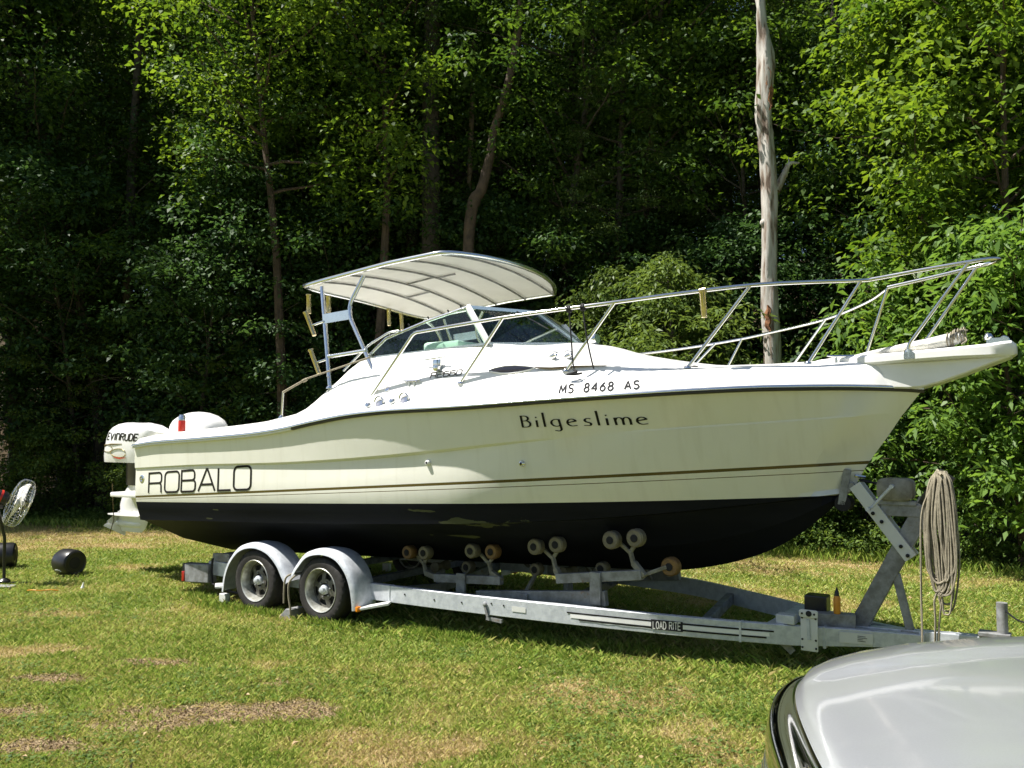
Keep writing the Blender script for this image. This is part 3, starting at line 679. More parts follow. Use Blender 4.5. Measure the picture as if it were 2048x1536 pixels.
fl = leaf_obj([leaves(np.stack([xx, yy, gz(xx, yy) + rng.uniform(.02, .05, n)], -1), rng.uniform(.015, .045, n), rng.normal(0, .5, (n, 3)) + np.array([0, 0, 1]), rng.normal(0, 1, (n, 3)), rng.random(n), .7, .2)], 'fallen_leaves', 'dirt_clod')
fl['kind'] = 'stuff'
n = 120000; xx = rng.uniform(-4.6, -.4, n); yy = rng.uniform(4.4, 7.2, n); so = soil_at(xx, yy); k = so > .25 + .75 * rng.random(n); xx, yy = xx[k], yy[k]; n = len(xx)
cl_ = leaf_obj([leaves(np.stack([xx, yy, gz(xx, yy) + rng.uniform(.0, .012, n)], -1), rng.uniform(.004, .016, n), rng.normal(0, .8, (n, 3)) + np.array([0, 0, .8]), rng.normal(0, 1, (n, 3)), rng.random(n), .9, .3)], 'soil_crumbs', 'soil_clod'); cl_['kind'] = 'stuff'; cl_['label'] = 'crumbs of bare soil on the worn patches of the lawn'
n = 15000; xx = rng.uniform(-5.0, .2, n); yy = rng.uniform(4.0, 7.6, n); so = soil_at(xx, yy); k = (so > .08) & (rng.random(n) < .75); xx, yy = xx[k], yy[k]; n = len(xx)
th = blades(xx, yy, rng.uniform(.012, .035, n), np.full(n, .0015), np.clip(rng.normal(.92, .1, n), 0, 1), 1.6 + 2.4 * rng.random(n), 'dead_thatch'); th['label'] = 'dead straw thatch lying on the worn patches of the lawn'
fl['kind'] = 'stuff'; fl['label'] = 'dry tan leaves scattered over the lawn'

# ================================================================== the boat
boat = rig_thing('fishing_boat', 'white cabin fishing boat with black bottom paint sitting on a trailer', 'boat', (3.9, 0, .40))
T = itp([(0, 1.365), (1.5, 1.415), (3, 1.435), (4.5, 1.41), (5.5, 1.295), (6.2, 1.11), (6.8, .845), (7.3, .52), (7.7, .20), (7.88, .05), (7.95, 0)])
ZS = itp([(0, 1.640), (.35, 1.676), (1.28, 1.724), (2.09, 1.773), (2.53, 1.817), (2.95, 1.882), (3.46, 1.948), (3.93, 1.980), (4.58, 1.999), (5.49, 2.046), (6.07, 2.077), (6.59, 2.105), (7.06, 2.124), (7.52, 2.130), (7.82, 2.124), (7.95, 2.114)])
stem_s = itp([(.609, 5.954), (.70, 6.405), (.822, 6.746), (.99, 7.031), (1.194, 7.268), (1.337, 7.421), (1.573, 7.555), (1.861, 7.759), (2.115, 7.949)])
# long lines of the hull, top to keel: (end of line at the stem, t(s), z(s))
kz = itp([(0, 1.405), (1.2, 1.47), (2.43, 1.515), (3.28, 1.565), (4.3, 1.65), (5.2, 1.74), (6.2, 1.83), (7.0, 1.89), (7.7, 1.95)])
cz = itp([(0, .815), (1.5, .885), (3.3, .965), (5, 1.06), (6, 1.15), (6.8, 1.25), (7.42, 1.337)])
ct = itp([(0, 1.272), (1.5, 1.310), (3, 1.300), (4.5, 1.195), (5.5, .955), (6.2, .71), (6.8, .42), (7.2, .17), (7.42, 0)])
keelz = itp([(0, .335), (3, .47), (5, .557), (5.954, .609), (6.405, .70), (6.746, .822), (7.031, .99), (7.268, 1.194), (7.421, 1.337)])
fl = itp([(0, .012), (2.4, .030), (3.3, .050), (4.1, .075), (5, .095), (6, .135), (6.8, .155), (7.3, .11), (7.7, .0)])   # flare from rail to knuckle
st = itp([(0, .013), (2.4, .024), (3.28, .034), (4.1, .040), (5.0, .020), (5.8, .004), (6.2, .0), (7.7, .0)])          # step under the knuckle
def KT(s): return max(0.0, T(s) - fl(s))
kend = stem_s(1.95); kend2 = stem_s(1.935)
lines = [
    (7.949, lambda s: T(s), lambda s: ZS(s)),
    (kend, lambda s: KT(s) * min(1, max(0, (kend - s) / .25)) ** .6, lambda s: kz(s)),
    (kend2, lambda s: max(0, KT(s) - st(s)) * min(1, max(0, (kend2 - s) / .25)) ** .6, lambda s: kz(s) - .012 - st(s) * .35),
]
def midline(f, bulge, zend):
    e = stem_s(zend)
    def tt(s):
        top = max(0, KT(s) - st(s)); w = top * (1 - f) + ct(min(s, 7.42)) * f + bulge * math.sin(math.pi * min(f, 1)) * min(1, max(0, (7.0 - s) / 2.0))
        return max(0, w) * min(1, max(0, (e - s) / .35)) ** .75
    return (e, tt, lambda s: (kz(s) - .03) * (1 - f) + cz(min(s, 7.42)) * f)
for f, bl, ze in ((.25, .026, 1.79), (.45, .034, 1.67), (.65, .034, 1.55), (.82, .026, 1.45), (.93, .012, 1.385)): lines.append(midline(f, bl, ze))
lines += [
    (7.421, ct, cz),
    (7.415, lambda s: max(0, ct(s) - .055), lambda s: cz(s) - .012),
    (7.40, lambda s: .56 * ct(s), lambda s: keelz(s) + .50 * (cz(s) - keelz(s)) - .02 * min(1, (7.4 - s))),
    (7.421, lambda s: 0.0, keelz),
]
NS = 60
def hull_rows(sign):
    rows = []
    for (e, tf, zf) in lines:
        row = []
        for i in range(NS):
            u = i / (NS - 1); s = e * (1 - (1 - u) ** 1.25); row.append(P(s, sign * tf(s), zf(s)))
        rows.append(row)
    return rows
mb = MB()
mb.grid(hull_rows(1)); mb.grid(hull_rows(-1))
sec = [(tf(0), zf(0)) for _, tf, zf in lines]
ring = [P(0, t, z) for t, z in sec] + [P(0, -t, z) for t, z in sec[::-1][1:]]
mb.add(ring, [tuple(range(len(ring)))])
hull = mb.build('hull', 'hull', boat, 14)
# object coordinates of the hull must be the boat's own s and z: re-express stripe lines about the base
for n in M['hull'].node_tree.nodes:
    if n.type == 'TEX_COORD':
        mp = M['hull'].node_tree.nodes.new('ShaderNodeMapping'); mp.inputs['Location'].default_value = (3.9, 0, .40)
        lk = M['hull'].node_tree.links; tos = [l.to_socket for l in n.outputs['Object'].links]
        lk.new(n.outputs['Object'], mp.inputs[0])
        for so in tos: lk.new(mp.outputs[0], so)
        break

def bvh_of(mbs):
    v = []; f = []
    for m_ in mbs: o = len(v); v += [Vector(p) for p in m_.v]; f += [tuple(i + o for i in q) for q in m_.f]
    return BVHTree.FromPolygons(v, f, all_triangles=False)
hull_bvh = bvh_of([mb])
def on_hull(s, z, off=.003, tree=None, dz=0):
    h = (tree or hull_bvh).ray_cast(P(s, 3.0, z), Vector((0, 1, dz)))
    if h[0] is None: return P(s, T(s), z)
    nrm = h[1] if h[1].y < 0 else -h[1]
    return h[0] + nrm * off

# deck and cabin moulding
L2t = lambda s: T(s) - np.interp(s, [0, 2.3, 2.9, 8], [.10, .10, .19, .19]) * min(1, T(s) / .55)
L2z = lambda s: ZS(s) + np.interp(s, [0, .3, 2.2, 2.9, 7, 8], [.105, .11, .135, .185, .19, .21])
L3t = lambda s: L2t(s) - .055 * min(1, T(s) / .55)
_l3 = itp([(0, .11), (2.3, .14), (2.65, .18), (3.0, .29), (4.5, .31), (5.5, .285), (6.2, .235), (6.6, .20), (7.95, .215)])
L3z = lambda s: ZS(s) + _l3(s)
_l4t = itp([(0, 1.12), (2.3, 1.17), (2.65, 1.17), (2.89, 1.12), (3.28, 1.07), (3.6, 1.04), (4.55, .92), (5.0, .83), (5.5, .71), (6.0, .56), (6.35, .40), (6.7, .34), (7.3, .14), (7.95, 0)])
L4t = lambda s: min(_l4t(s), max(0, L3t(s) - .015))
L4z = itp([(0, 1.755), (.3, 1.79), (2.3, 1.95), (2.62, 2.055), (2.89, 2.255), (3.28, 2.50), (3.6, 2.525), (4.1, 2.555), (4.6, 2.585), (5.0, 2.55), (5.5, 2.455), (6.0, 2.385), (6.35, 2.345), (6.7, 2.345), (7.3, 2.36), (7.95, 2.40)])
L5z = itp([(4.0, 2.52), (4.6, 2.60), (5.03, 2.645), (5.35, 2.60), (5.7, 2.50), (6.2, 2.405), (6.42, 2.375), (6.6, 2.365), (7.0, 2.37), (7.5, 2.385), (7.95, 2.40)])
dl = [(lambda s: T(s) + .012 * min(1, T(s) / .2), lambda s: ZS(s) + .012), (lambda s: T(s) - .010, lambda s: ZS(s) + .05), (lambda s: T(s) * .35 + L2t(s) * .65, lambda s: ZS(s) * .20 + L2z(s) * .80 + .012),
      (L2t, L2z), (L3t, L3z), (L4t, L4z)]
ss = [7.95 * (1 - (1 - i / 69) ** 1.15) for i in range(70)]
deck_mb = MB()
for sg in (1, -1):
    deck_mb.grid([[P(s, sg * max(0, tf(s)), zf(s)) for s in ss] for tf, zf in dl])
    s2 = [s for s in ss if s > 4.0]
    rows = []
    for k in range(6):
        g = k / 5
        rows.append([P(s, sg * max(0, L4t(s)) * (1 - g), L4z(s) * (1 - g * g * (3 - 2 * g)) + L5z(s) * g * g * (3 - 2 * g)) for s in s2])
    deck_mb.grid(rows)
deck = deck_mb.build('deck_moulding', 'white', boat, 38)
deck_bvh = bvh_of([deck_mb])
# cockpit tub
mb = MB(); s3 = [s for s in ss if s <= 4.05]
for sg in (1, -1):
    mb.grid([[P(s, sg * L4t(s), L4z(s)) for s in s3], [P(s, sg * (L4t(s) - .03), L4z(s) - .03) for s in s3], [P(s, sg * 1.02, 1.20 + .03 * s) for s in s3], [P(s, 0, 1.20 + .03 * s) for s in s3]])
s4 = s3[-1]
mb.add([P(s4, L4t(s4), L4z(s4)), P(s4, 1.02, 1.32), P(s4, -1.02, 1.32), P(s4, -L4t(s4), L4z(s4))], [(0, 1, 2, 3)])
mb.add([P(0, T(0), ZS(0) + .012), P(0, L4t(0), L4z(0)), P(0.002, 1.02, 1.2), P(0.002, -1.02, 1.2), P(0, -L4t(0), L4z(0)), P(0, -T(0), ZS(0) + .012)], [(0, 1, 2, 3, 4, 5)])
mb.beam(P(.06, -1.13, 1.74), P(.06, 1.13, 1.74), .16, .05)
mb.build('cockpit_liner', 'white', boat, 30)
mb = MB(); mb.beam(P(3.2, .30, 1.75), P(3.2, .82, 1.75), .5, .12); mb.beam(P(2.98, .30, 2.0), P(2.98, .82, 2.0), .10, .5); mb.lathe([(.06, 0), (.06, .45)], P(3.2, .56, 1.28), (0, 0, 1), 10)
mb.build('helm_seat', 'whitep', boat, 30, .02)
mb = MB(); mb.beam(P(4.02, .1, 2.60), P(4.02, .86, 2.60), .42, .10); mb.build('instrument_pod', 'mint', boat, 30, .03)
mb = MB(); mb.beam(P(4.15, -.85, 2.60), P(4.15, -.2, 2.60), .30, .07); mb.build('dash_cushion', 'mint', boat, 30, .02)

# rub rail
prof_s = [7.97 * (1 - (1 - i / 79) ** 1.2) for i in range(80)]
for sg in (1, -1):
    v_rows, m_rows = [], []
    for s in prof_s:
        t, z = max(0, T(s)), ZS(s); nx_ = 1.0
        k = min(1, .35 + t / .5)
        v_rows.append([P(s, sg * (t + .002), z - .015), P(s, sg * (t + .024 * k), z - .013), P(s, sg * (t + .032 * k), z - .004), P(s, sg * (t + .026 * k), z + .010), P(s, sg * (t + .002), z + .012)])
        m_rows.append([P(s, sg * (t + .026 * k), z + .0105), P(s, sg * (t + .038 * k), z + .011), P(s, sg * (t + .040 * k), z + .020), P(s, sg * (t + .030 * k), z + .030), P(s, sg * (t + .004), z + .034)])
    ka = max(i for i, s in enumerate(prof_s) if s < 2.75); MB().grid(v_rows[:ka + 1]).build('rub_rail', 'whitep', boat, 35); MB().grid(v_rows[ka:]).build('rub_rail', 'vinyl', boat, 35); MB().grid(m_rows).build('rub_strip', 'alu', boat, 60)

# pulpit
def ring_rect(s, hw, z0, z1, r=.02):
    return [P(s, -hw, z0 + r), P(s, -hw, z1 - r), P(s, -hw + r, z1), P(s, hw - r, z1), P(s, hw, z1 - r), P(s, hw, z0 + r), P(s, hw - r, z0), P(s, -hw + r, z0)]
mb = MB()
mb.loft([ring_rect(s, hw, z0, z1, .018) for s, hw, z0, z1 in ((7.1, .05, 2.30, 2.352), (7.25, .16, 2.31, 2.372), (7.45, .21, 2.31, 2.385), (7.7, .205, 2.315, 2.392), (7.9, .20, 2.325, 2.402), (8.2, .19, 2.335, 2.418), (8.42, .175, 2.335, 2.432), (8.5, .15, 2.34, 2.445), (8.55, .12, 2.345, 2.45), (8.575, .07, 2.36, 2.43))])
mb.loft([ring_rect(s, hw, z0, z1, .012) for s, hw, z0, z1 in ((7.5, .19, 2.15, 2.325), (7.72, .165, 2.135, 2.325), (7.88, .14, 2.13, 2.328), (7.96, .125, 2.135, 2.33), (8.08, .115, 2.165, 2.335), (8.25, .12, 2.225, 2.34), (8.42, .13, 2.29, 2.345), (8.54, .11, 2.335, 2.36))])
mb.build('pulpit', 'white', boat, 40)
mb = MB()
for sg in (1, -1): mb.box(P(8.46, sg * .045, 2.455), (.14, .006, .05))
mb.lathe([(.028, -.038), (.034, -.03), (.022, 0), (.034, .03), (.028, .038)], P(8.5, 0, 2.462), (0, 1, 0), 14)
mb.build('anchor_roller', 'steel', boat, 30)
mb = MB(); mb.lathe([(.03, 0), (.035, .02), (.022, .045), (.006, .055)], P(8.40, .02, 2.47), (0, 0, 1), 14); mb.build('bow_light', 'steel', boat)

# bow rail (pipe), stanchions
sb = [(3.47, 1.22, 2.10), (4.08, 1.305, 2.68), (4.55, 1.295, 2.715), (4.995, 1.25, 2.752), (5.45, 1.18, 2.785), (5.94, 1.08, 2.82), (6.4, .905, 2.87), (6.886, .68, 2.92), (7.3, .41, 2.945), (7.58, .20, 2.958), (7.69, .17, 2.968), (8.02, .17, 3.0), (8.31, .165, 3.025), (8.44, .12, 3.04), (8.485, 0, 3.052), (8.44, -.12, 3.055), (8.31, -.165, 3.04), (8.0, -.17, 2.99), (7.70, -.17, 2.945)]
pipe = [P(*sb[0])] + [p for p in catmull([P(*q) for q in sb[1:]], 5)]
pipe = fillet(pipe[:3], .06)[:-1] + pipe[2:]
MB().tube(pipe, .0155, 10).build('bow_rail', 'steel', boat, 60)
pp = [(7.70, -.17, 2.935), (7.52, -.30, 2.86), (7.14, -.52, 2.775), (6.6, -.82, 2.73), (6.1, -1.02, 2.69), (5.4, -1.18, 2.65), (4.68, -1.27, 2.62), (3.47, -1.22, 2.10)]
MB().tube(catmull([P(*q) for q in pp[:-1]], 5) + [P(*pp[-1])], .0145, 10).build('bow_rail', 'steel', boat, 60)
def stanchion(a, b, mid=None):
    pts = [P(*a), P(*b)] if mid is None else fillet([P(*a), P(*mid), P(*b)], .05)
    mb = MB().tube(pts, .0135, 9); mb.lathe([(.03, 0), (.03, .008), (.018, .022)], P(a[0], a[1], a[2] - .004), (0, 0, 1), 12); return mb.build('stanchion', 'steel', boat, 50)
def deck_z(s, t):
    h = deck_bvh.ray_cast(P(s, t, 4), Vector((0, 0, -1))); return h[0].z if h[0] else L2z(s)
for (s, t), top in (((4.52, 1.20), (4.995, 1.25, 2.752)), ((5.49, 1.07), (5.94, 1.08, 2.82)), ((6.42, .80), (6.886, .68, 2.92)), ((7.21, .34), (7.58, .20, 2.958))):
    stanchion((s, t, deck_z(s, t)), top)
for (s, t), top in (((5.60, -1.02), (5.95, -1.06, 2.68)), ((6.05, -.93), (6.25, -.97, 2.70)), ((6.75, -.65), (7.14, -.52, 2.775)), ((7.50, -.19), (7.70, -.17, 2.94))):
    stanchion((s, t, deck_z(s, t)), top)
stanchion((7.89, .17, 2.40), (8.305, .165, 3.022), (7.90, .17, 2.46)); stanchion((7.92, -.17, 2.40), (8.325, -.165, 3.04), (7.93, -.17, 2.46))
for sg in (1, -1):
    mb = MB().box(P(7.90, sg * .20, 2.37), (.07, .008, .05)); mb.lathe([(.02, -.03), (.02, .03)], P(7.90, sg * .185, 2.385), (0, 0, 1), 10); mb.build('stanchion_bracket', 'steel', boat, 30)

# windshield: frames and panes
ca, cb = P(4.62, .93, 2.585), P(4.33, .85, 2.945)          # starboard corner foot and head
m0, m1 = P(5.03, 0, 2.64), P(4.56, 0, 2.972)              # centre foot and head
pa, pb = P(4.62, -.93, 2.60), P(4.33, -.85, 2.945)
a0, a1, a2 = P(3.24, 1.02, 2.515), P(3.46, .98, 2.70), P(3.9, .92, 2.835)
def plate(mb, a, b, w, th, nrm):
    return mb.beam(a, b, th, w, nrm)
mb = MB(); mb.beam(ca, cb, .035, .075, (1, -.6, 0)); mb.build('windshield_corner_post', 'white', boat, 30, .006)
mb = MB(); mb.beam(pa, pb, .035, .075, (1, .6, 0)); mb.build('windshield_corner_post', 'white', boat, 30, .006)
mb = MB(); mb.tube([a0, a1, a2, cb], .014, 8); mb.beam(a0, ca, .03, .022); mb.beam(cb, m1, .03, .03); mb.beam(ca, m0, .035, .022); mb.beam(m0 + Vector((0, .02, 0)), m1 + Vector((0, .02, 0)), .03, .03, (1, 0, 0)); mb.beam(m0 - Vector((0, .035, 0)), m1 - Vector((0, .035, 0)), .02, .022, (1, 0, 0))
mb.beam(pb, m1, .03, .03); mb.beam(pa, m0, .035, .022)
q0, q1, q2 = P(3.24, -1.02, 2.515), P(3.46, -.98, 2.70), P(3.9, -.92, 2.835); mb.tube([q0, q1, q2, pb], .014, 8); mb.beam(q0, pa, .03, .022)
mb.build('windshield_frame', 'alu', boat, 30)
def pane(pts):
    n = (pts[1] - pts[0]).cross(pts[2] - pts[0]).normalized() * .0025; k = len(pts)
    v = [p + n for p in pts] + [p - n for p in pts]
    MB().add(v, [tuple(range(k)), tuple(range(2 * k - 1, k - 1, -1))] + [(i, (i + 1) % k, (i + 1) % k + k, i + k) for i in range(k)]).build('windshield_pane', 'glass', boat, 0)
pane([a0, ca, cb, a2, a1]); pane([ca, m0, m1, cb]); pane([m0, pa, pb, m1]); pane([pa, q0, q1, q2, pb])
mb = MB().tube(fillet([P(3.02, 1.1, 2.40), P(3.30, 1.05, 2.64), P(3.52, 1.0, 2.755), P(3.62, .98, 2.76)], .05), .011, 8); mb.build('grab_rail', 'alu', boat, 60)
mb = MB().tube([P(4.60, .45, 2.93), P(4.85, .40, 2.78)], .007, 6).tube([P(4.85, .48, 2.80), P(4.85, .30, 2.765)], .006, 6); mb.build('wiper', 'black', boat)
mb = MB().lathe([(.02, 0), (.05, .03), (.055, .10), (.045, .12)], P(5.12, .05, 2.66), (1, -.1, .1), 16); mb.build('spotlight', 'steel', boat)
for s_, t_ in ((3.75, .97), (3.95, .93), (4.15, .89), (4.28, .87)):
    zz = np.interp(s_, [3.46, 3.9, 4.33], [2.70, 2.835, 2.945]); MB().lathe([(.008, 0), (.008, .02), (.004, .024)], P(s_, t_ + .012, zz + .008), (0, -.6, .8), 8).build('canvas_snap', 'black', boat)

# tower and canopy
def cz_(s, t): return 3.235 + .055 * t + np.interp(s, [2.2, 2.6, 3.5, 4.2, 4.5], [0, .045, .125, .155, .12]) + .10 * (1 - t * t) * np.interp(s, [2.2, 2.5, 4.6], [.25, .8, 1])
def out_s(t): return 2.25 + .10 * abs(t) ** 6, 4.13 + .30 * (1 - abs(t) ** 2.4)
rows = []
for i in range(25):
    t = -1 + i / 12; s0, s1 = out_s(t); w = 1.0
    rows.append([P(s0 + (s1 - s0) * j / 22, t, cz_(s0 + (s1 - s0) * j / 22, t) - .16 * max(0, (s0 + (s1 - s0) * j / 22 - 4.05)) ** 1.5) for j in range(23)])
mb = MB().grid(rows); mb2 = MB().grid([[p + Vector((0, 0, .012)) for p in r] for r in rows])
mb.add(mb2.v, mb2.f); canopy = mb.build('canopy', 'canopy', boat, 60, recalc=False)
rim = [r[0] for r in rows] + rows[-1][1:] + [r[-1] for r in rows[::-1][1:]] + rows[0][::-1][1:-1]
MB().tube(rim, .023, 8, closed=True).build('canopy_rim', 'alu', canopy, 60)
for sb_ in (2.62, 2.98, 3.36, 3.76, 4.14):
    MB().tube([P(sb_, t, cz_(sb_, t) - .018 - .16 * max(0, sb_ - 4.05) ** 1.5) for t in np.linspace(-.98, .98, 15)], .0105, 7).build('canopy_bow', 'galv2', canopy, 60)  # aluminium bows; the dark they reflect is put into the dull steel colour
for t, sa, sz in ((.15, 2.98, 3.36), (-.25, 2.62, 2.98), (.1, 3.36, 3.6)): MB().tube([P(s, t, cz_(s, t) - .02) for s in np.linspace(sa, sz, 5)], .010, 6).build('canopy_batten', 'galv2', canopy, 60)
for sg in (1, -1):
    dzt = -.11 if sg < 0 else 0
    MB().tube([P(2.87, sg * 1.13, deck_z(2.87, sg * 1.13) - .01), P(2.59, sg * .99, 3.275 + dzt)], .021, 10).lathe([(.04, 0), (.04, .012), (.026, .03)], P(2.87, sg * 1.13, deck_z(2.87, sg * 1.13)), (0, 0, 1), 12).build('tower_leg', 'alu', boat, 50)
    MB().tube(fillet([P(3.48, sg * 1.10, 2.27), P(3.05, sg * 1.05, 2.92), P(3.03, sg * 1.04, 3.05), P(3.17, sg * .99, 3.33 + dzt)], .10, 6), .021, 10).build('tower_leg', 'alu', boat, 50)
    MB().tube(fillet([P(2.42, sg * .82, 3.26 + dzt), P(2.52, sg * .90, 3.17 + dzt), P(2.60, sg * .94, 2.9), P(2.68, sg * .97, 2.5), P(2.80, sg * 1.09, 2.36)], .07, 5), .017, 10).build('tower_brace', 'alu', boat, 50)
    mb = MB().beam(P(2.68, sg * 1.055, 2.935), P(3.045, sg * 1.045, 2.955), .008, .095); mb.build('tower_plate', 'alu', boat, 0)
    MB().tube([P(2.775, sg * 1.085, 2.55), P(3.30, sg * 1.08, 2.585)], .019, 10).build('tower_crossbar', 'alu', boat, 50)
    MB().add([P(2.70, sg * 1.0, 2.53), P(2.80, sg * 1.08, 2.54), P(2.80, sg * 1.09, 2.36), P(2.70, sg * 1.005, 2.53), P(2.80, sg * 1.085, 2.54), P(2.80, sg * 1.095, 2.36)], [(0, 1, 2), (5, 4, 3)]).build('tower_gusset', 'alu', boat, 0)
def rod_holder(p, d, L=.23, par=boat):
    d = Vector(d).normalized(); mb = MB(); r = .024
    mb.lathe([(r * .8, 0), (r, .005), (r, L - .02), (r * 1.2, L - .012), (r * 1.2, L), (r * .8, L), (r * .8, L - .05)], Vector(p) - d * L * .5, d, 14)
    return mb.build('rod_holder', 'gold', par, 40)
def rh(s, t, z, ds, dt, dz, L=.23): return rod_holder(P(s, t, z), P(ds, dt, dz), L)
rh(2.435, 1.02, 3.11, -.04, 0, 1, .20); rh(2.74, 1.04, 3.08, -.05, 0, 1, .17)
rh(2.50, 1.06, 2.90, -.45, .1, 1, .27); rh(2.60, 1.08, 2.51, -.42, .1, 1, .27)
MB().tube([P(2.52, 1.06, 2.88), P(2.70, 1.06, 2.91)], .011, 7).build('rod_holder_arm', 'alu', boat); MB().tube([P(2.62, 1.08, 2.50), P(2.80, 1.09, 2.53)], .011, 7).build('rod_holder_arm', 'alu', boat)
rh(2.33, -.30, 3.13, -.06, 0, 1, .20); rh(2.33, -.52, 3.10, -.1, 0, 1, .20); rh(2.60, -1.08, 2.51, -.42, -.1, 1, .27); rh(2.50, -1.06, 2.90, -.45, -.1, 1, .27)
o = rh(6.58, .86, 2.775, -.02, .10, 1, .20); MB().lathe([(.022, -.025), (.024, 0), (.022, .025)], P(6.575, .853, 2.885), (1, 0, .1), 12).build('rod_holder_clamp', 'gold', boat)

# aft grab line and its stanchion
MB().tube([P(2.26, 1.2, 1.93), P(2.28, 1.2, 2.215)], .012, 8).lathe([(.035, 0), (.035, .02), (.016, .05)], P(2.26, 1.2, 1.93), (0, 0, 1), 12).build('stanchion', 'steel', boat, 50)
MB().tube([P(2.28, 1.2, 2.21), P(2.50, 1.2, 2.29), P(2.62, 1.2, 2.335), P(3.46, 1.2, 2.505)], [.012, .012, .009, .008], 7).lathe([(.016, 0), (.018, .05), (.012, .07)], P(2.56, 1.2, 2.31), P(1, 0, .3), 9).build('safety_line', 'rope', boat, 50)

# small deck fittings on the starboard side
def fit(s, z, off=0.0): return on_hull(s, z, off, deck_bvh)
def deck_patch(name, m, loop, off=.004):       # flat print or lens laid on the deck side
    cs, cz0 = sum(p[0] for p in loop) / len(loop), sum(p[1] for p in loop) / len(loop); return MB().grid([[fit(cs + (s - cs) * k, cz0 + (z - cz0) * k, off) for s, z in loop] for k in (.01, .25, .5, .75, 1)], True).build(name, m, boat, 60)
eye = [(4.77, 2.327), (4.82, 2.345), (4.90, 2.360), (5.0, 2.362), (5.1, 2.352), (5.17, 2.342), (5.21, 2.333), (5.16, 2.318), (5.08, 2.303), (5.0, 2.296), (4.91, 2.298), (4.83, 2.310)]
deck_patch('port_light', 'porth', eye, .006)
MB().tube([fit(s, z, .006) for s, z in eye], .006, 6, closed=True).build('port_light_rim', 'white', boat, 60)
for s, z, k in ((3.63, 2.045, 0), (3.90, 2.075, 0)):
    p = fit(s, z); MB().lathe([(.030, 0), (.030, .015), (.022, .03), (.010, .034)], p, P(0, 1, .35), 14).build('deck_vent', 'steel', boat)
for s, z in ((3.755, 2.065), (4.03, 2.09)):
    p = fit(s, z); n = P(0, .9, .45).normalized()
    MB().lathe([(.048, 0), (.050, .008), (.040, .014), (.020, .012), (0.001, .010)], p, n, 18).build('rod_socket', 'steel', boat)
    MB().tube([p + P(.05 * math.cos(a), .02, .045 * math.sin(a) + .015) for a in np.linspace(-.3, 3.3, 11)], .007, 6).build('rod_socket_cap', 'steel', boat)
p = fit(3.70, 2.20); MB().lathe([(.028, 0), (.026, .01), (.012, .014)], p, P(0, .9, .4), 14).build('fuel_cap', 'steel', boat)
def cleat(s, t, ang=0):
    z = deck_z(s, t); c, s_ = math.cos(ang), math.sin(ang); mb = MB()
    mb.tube([P(s - .10 * c, t + .10 * s_, z + .05), P(s - .05 * c, t + .05 * s_, z + .044), P(s + .05 * c, t - .05 * s_, z + .044), P(s + .10 * c, t - .10 * s_, z + .05)], [.007, .012, .012, .007], 7)
    for k in (-.03, .03): mb.tube([P(s + k * c, t - k * s_, z), P(s + k * c, t - k * s_, z + .042)], .010, 7)
    return mb.build('cleat', 'steel', boat, 50)
cleat(3.98, 1.21); cleat(7.42, .21, .5)
p = fit(4.20, 2.385, .03)
MB().box(p + P(0, -.01, .01), (.09, .035, .08)).tube([p + P(-.14, 0, .05), p + P(.10, 0, .07)], .008, 6).lathe([(.03, 0), (.03, .05)], p + P(.02, 0, -.03), (0, -1, 0), 12).build('hinge_lock', 'steel', boat, 30, .004)
for s in (5.27, 5.385):
    p = fit(s, 2.43, .012); MB().lathe([(.012, -.05), (.022, -.035), (.025, .02), (.012, .045)], p, P(.9, .25, .3), 12).tube([p + P(-.03, .0, .03), p + P(0, .02, .045), p + P(.05, 0, .03)], .006, 6).build('air_horn', 'steel', boat, 50)
p = P(5.36, 1.08, deck_z(5.36, 1.08) + .012)
MB().tube([p + P(-.14, .02, .012), p, p + P(.22, -.03, .008), p + P(.46, -.09, .008)], [.006, .011, .008, .003], 6).build('deck_shadow_strip', 'brown', boat)  # no real seam: brown strip painted in for a shadow wedge on the deck
p = P(6.42, .66, deck_z(6.42, .66)); MB().lathe([(.03, 0), (.03, .008), (.006, .012)], p, (0, 0, 1), 12).build('deck_fill', 'black', boat)
# hull fittings
for s, z in ((4.25, 1.545), (5.16, 1.552)):
    p = on_hull(s, z, -.004); MB().lathe([(.024, 0), (.026, .012), (.018, .030), (.012, .032), (.010, .005)], p, P(0, 1, -.02), 14).build('through_hull_outlet', 'whitep' if s < 5 else 'steel', boat)
    MB().lathe([(.011, 0), (.001, .001)], p + P(0, .031, 0), P(0, 1, -.02), 10).build('outlet_hole', 'blackm', boat)
p = on_hull(.13, 1.285, -.004); MB().lathe([(.045, 0), (.045, .008), (.030, .012), (.018, .004), (.012, .016), (.002, .018)], p, P(0, 1, 0), 18).build('transom_fitting', 'steel', boat)
MB().tube([P(7.47, .05, 1.47), P(7.53, 0, 1.46), P(7.47, -.05, 1.47)], .012, 7).build('bow_eye', 'steel', boat)

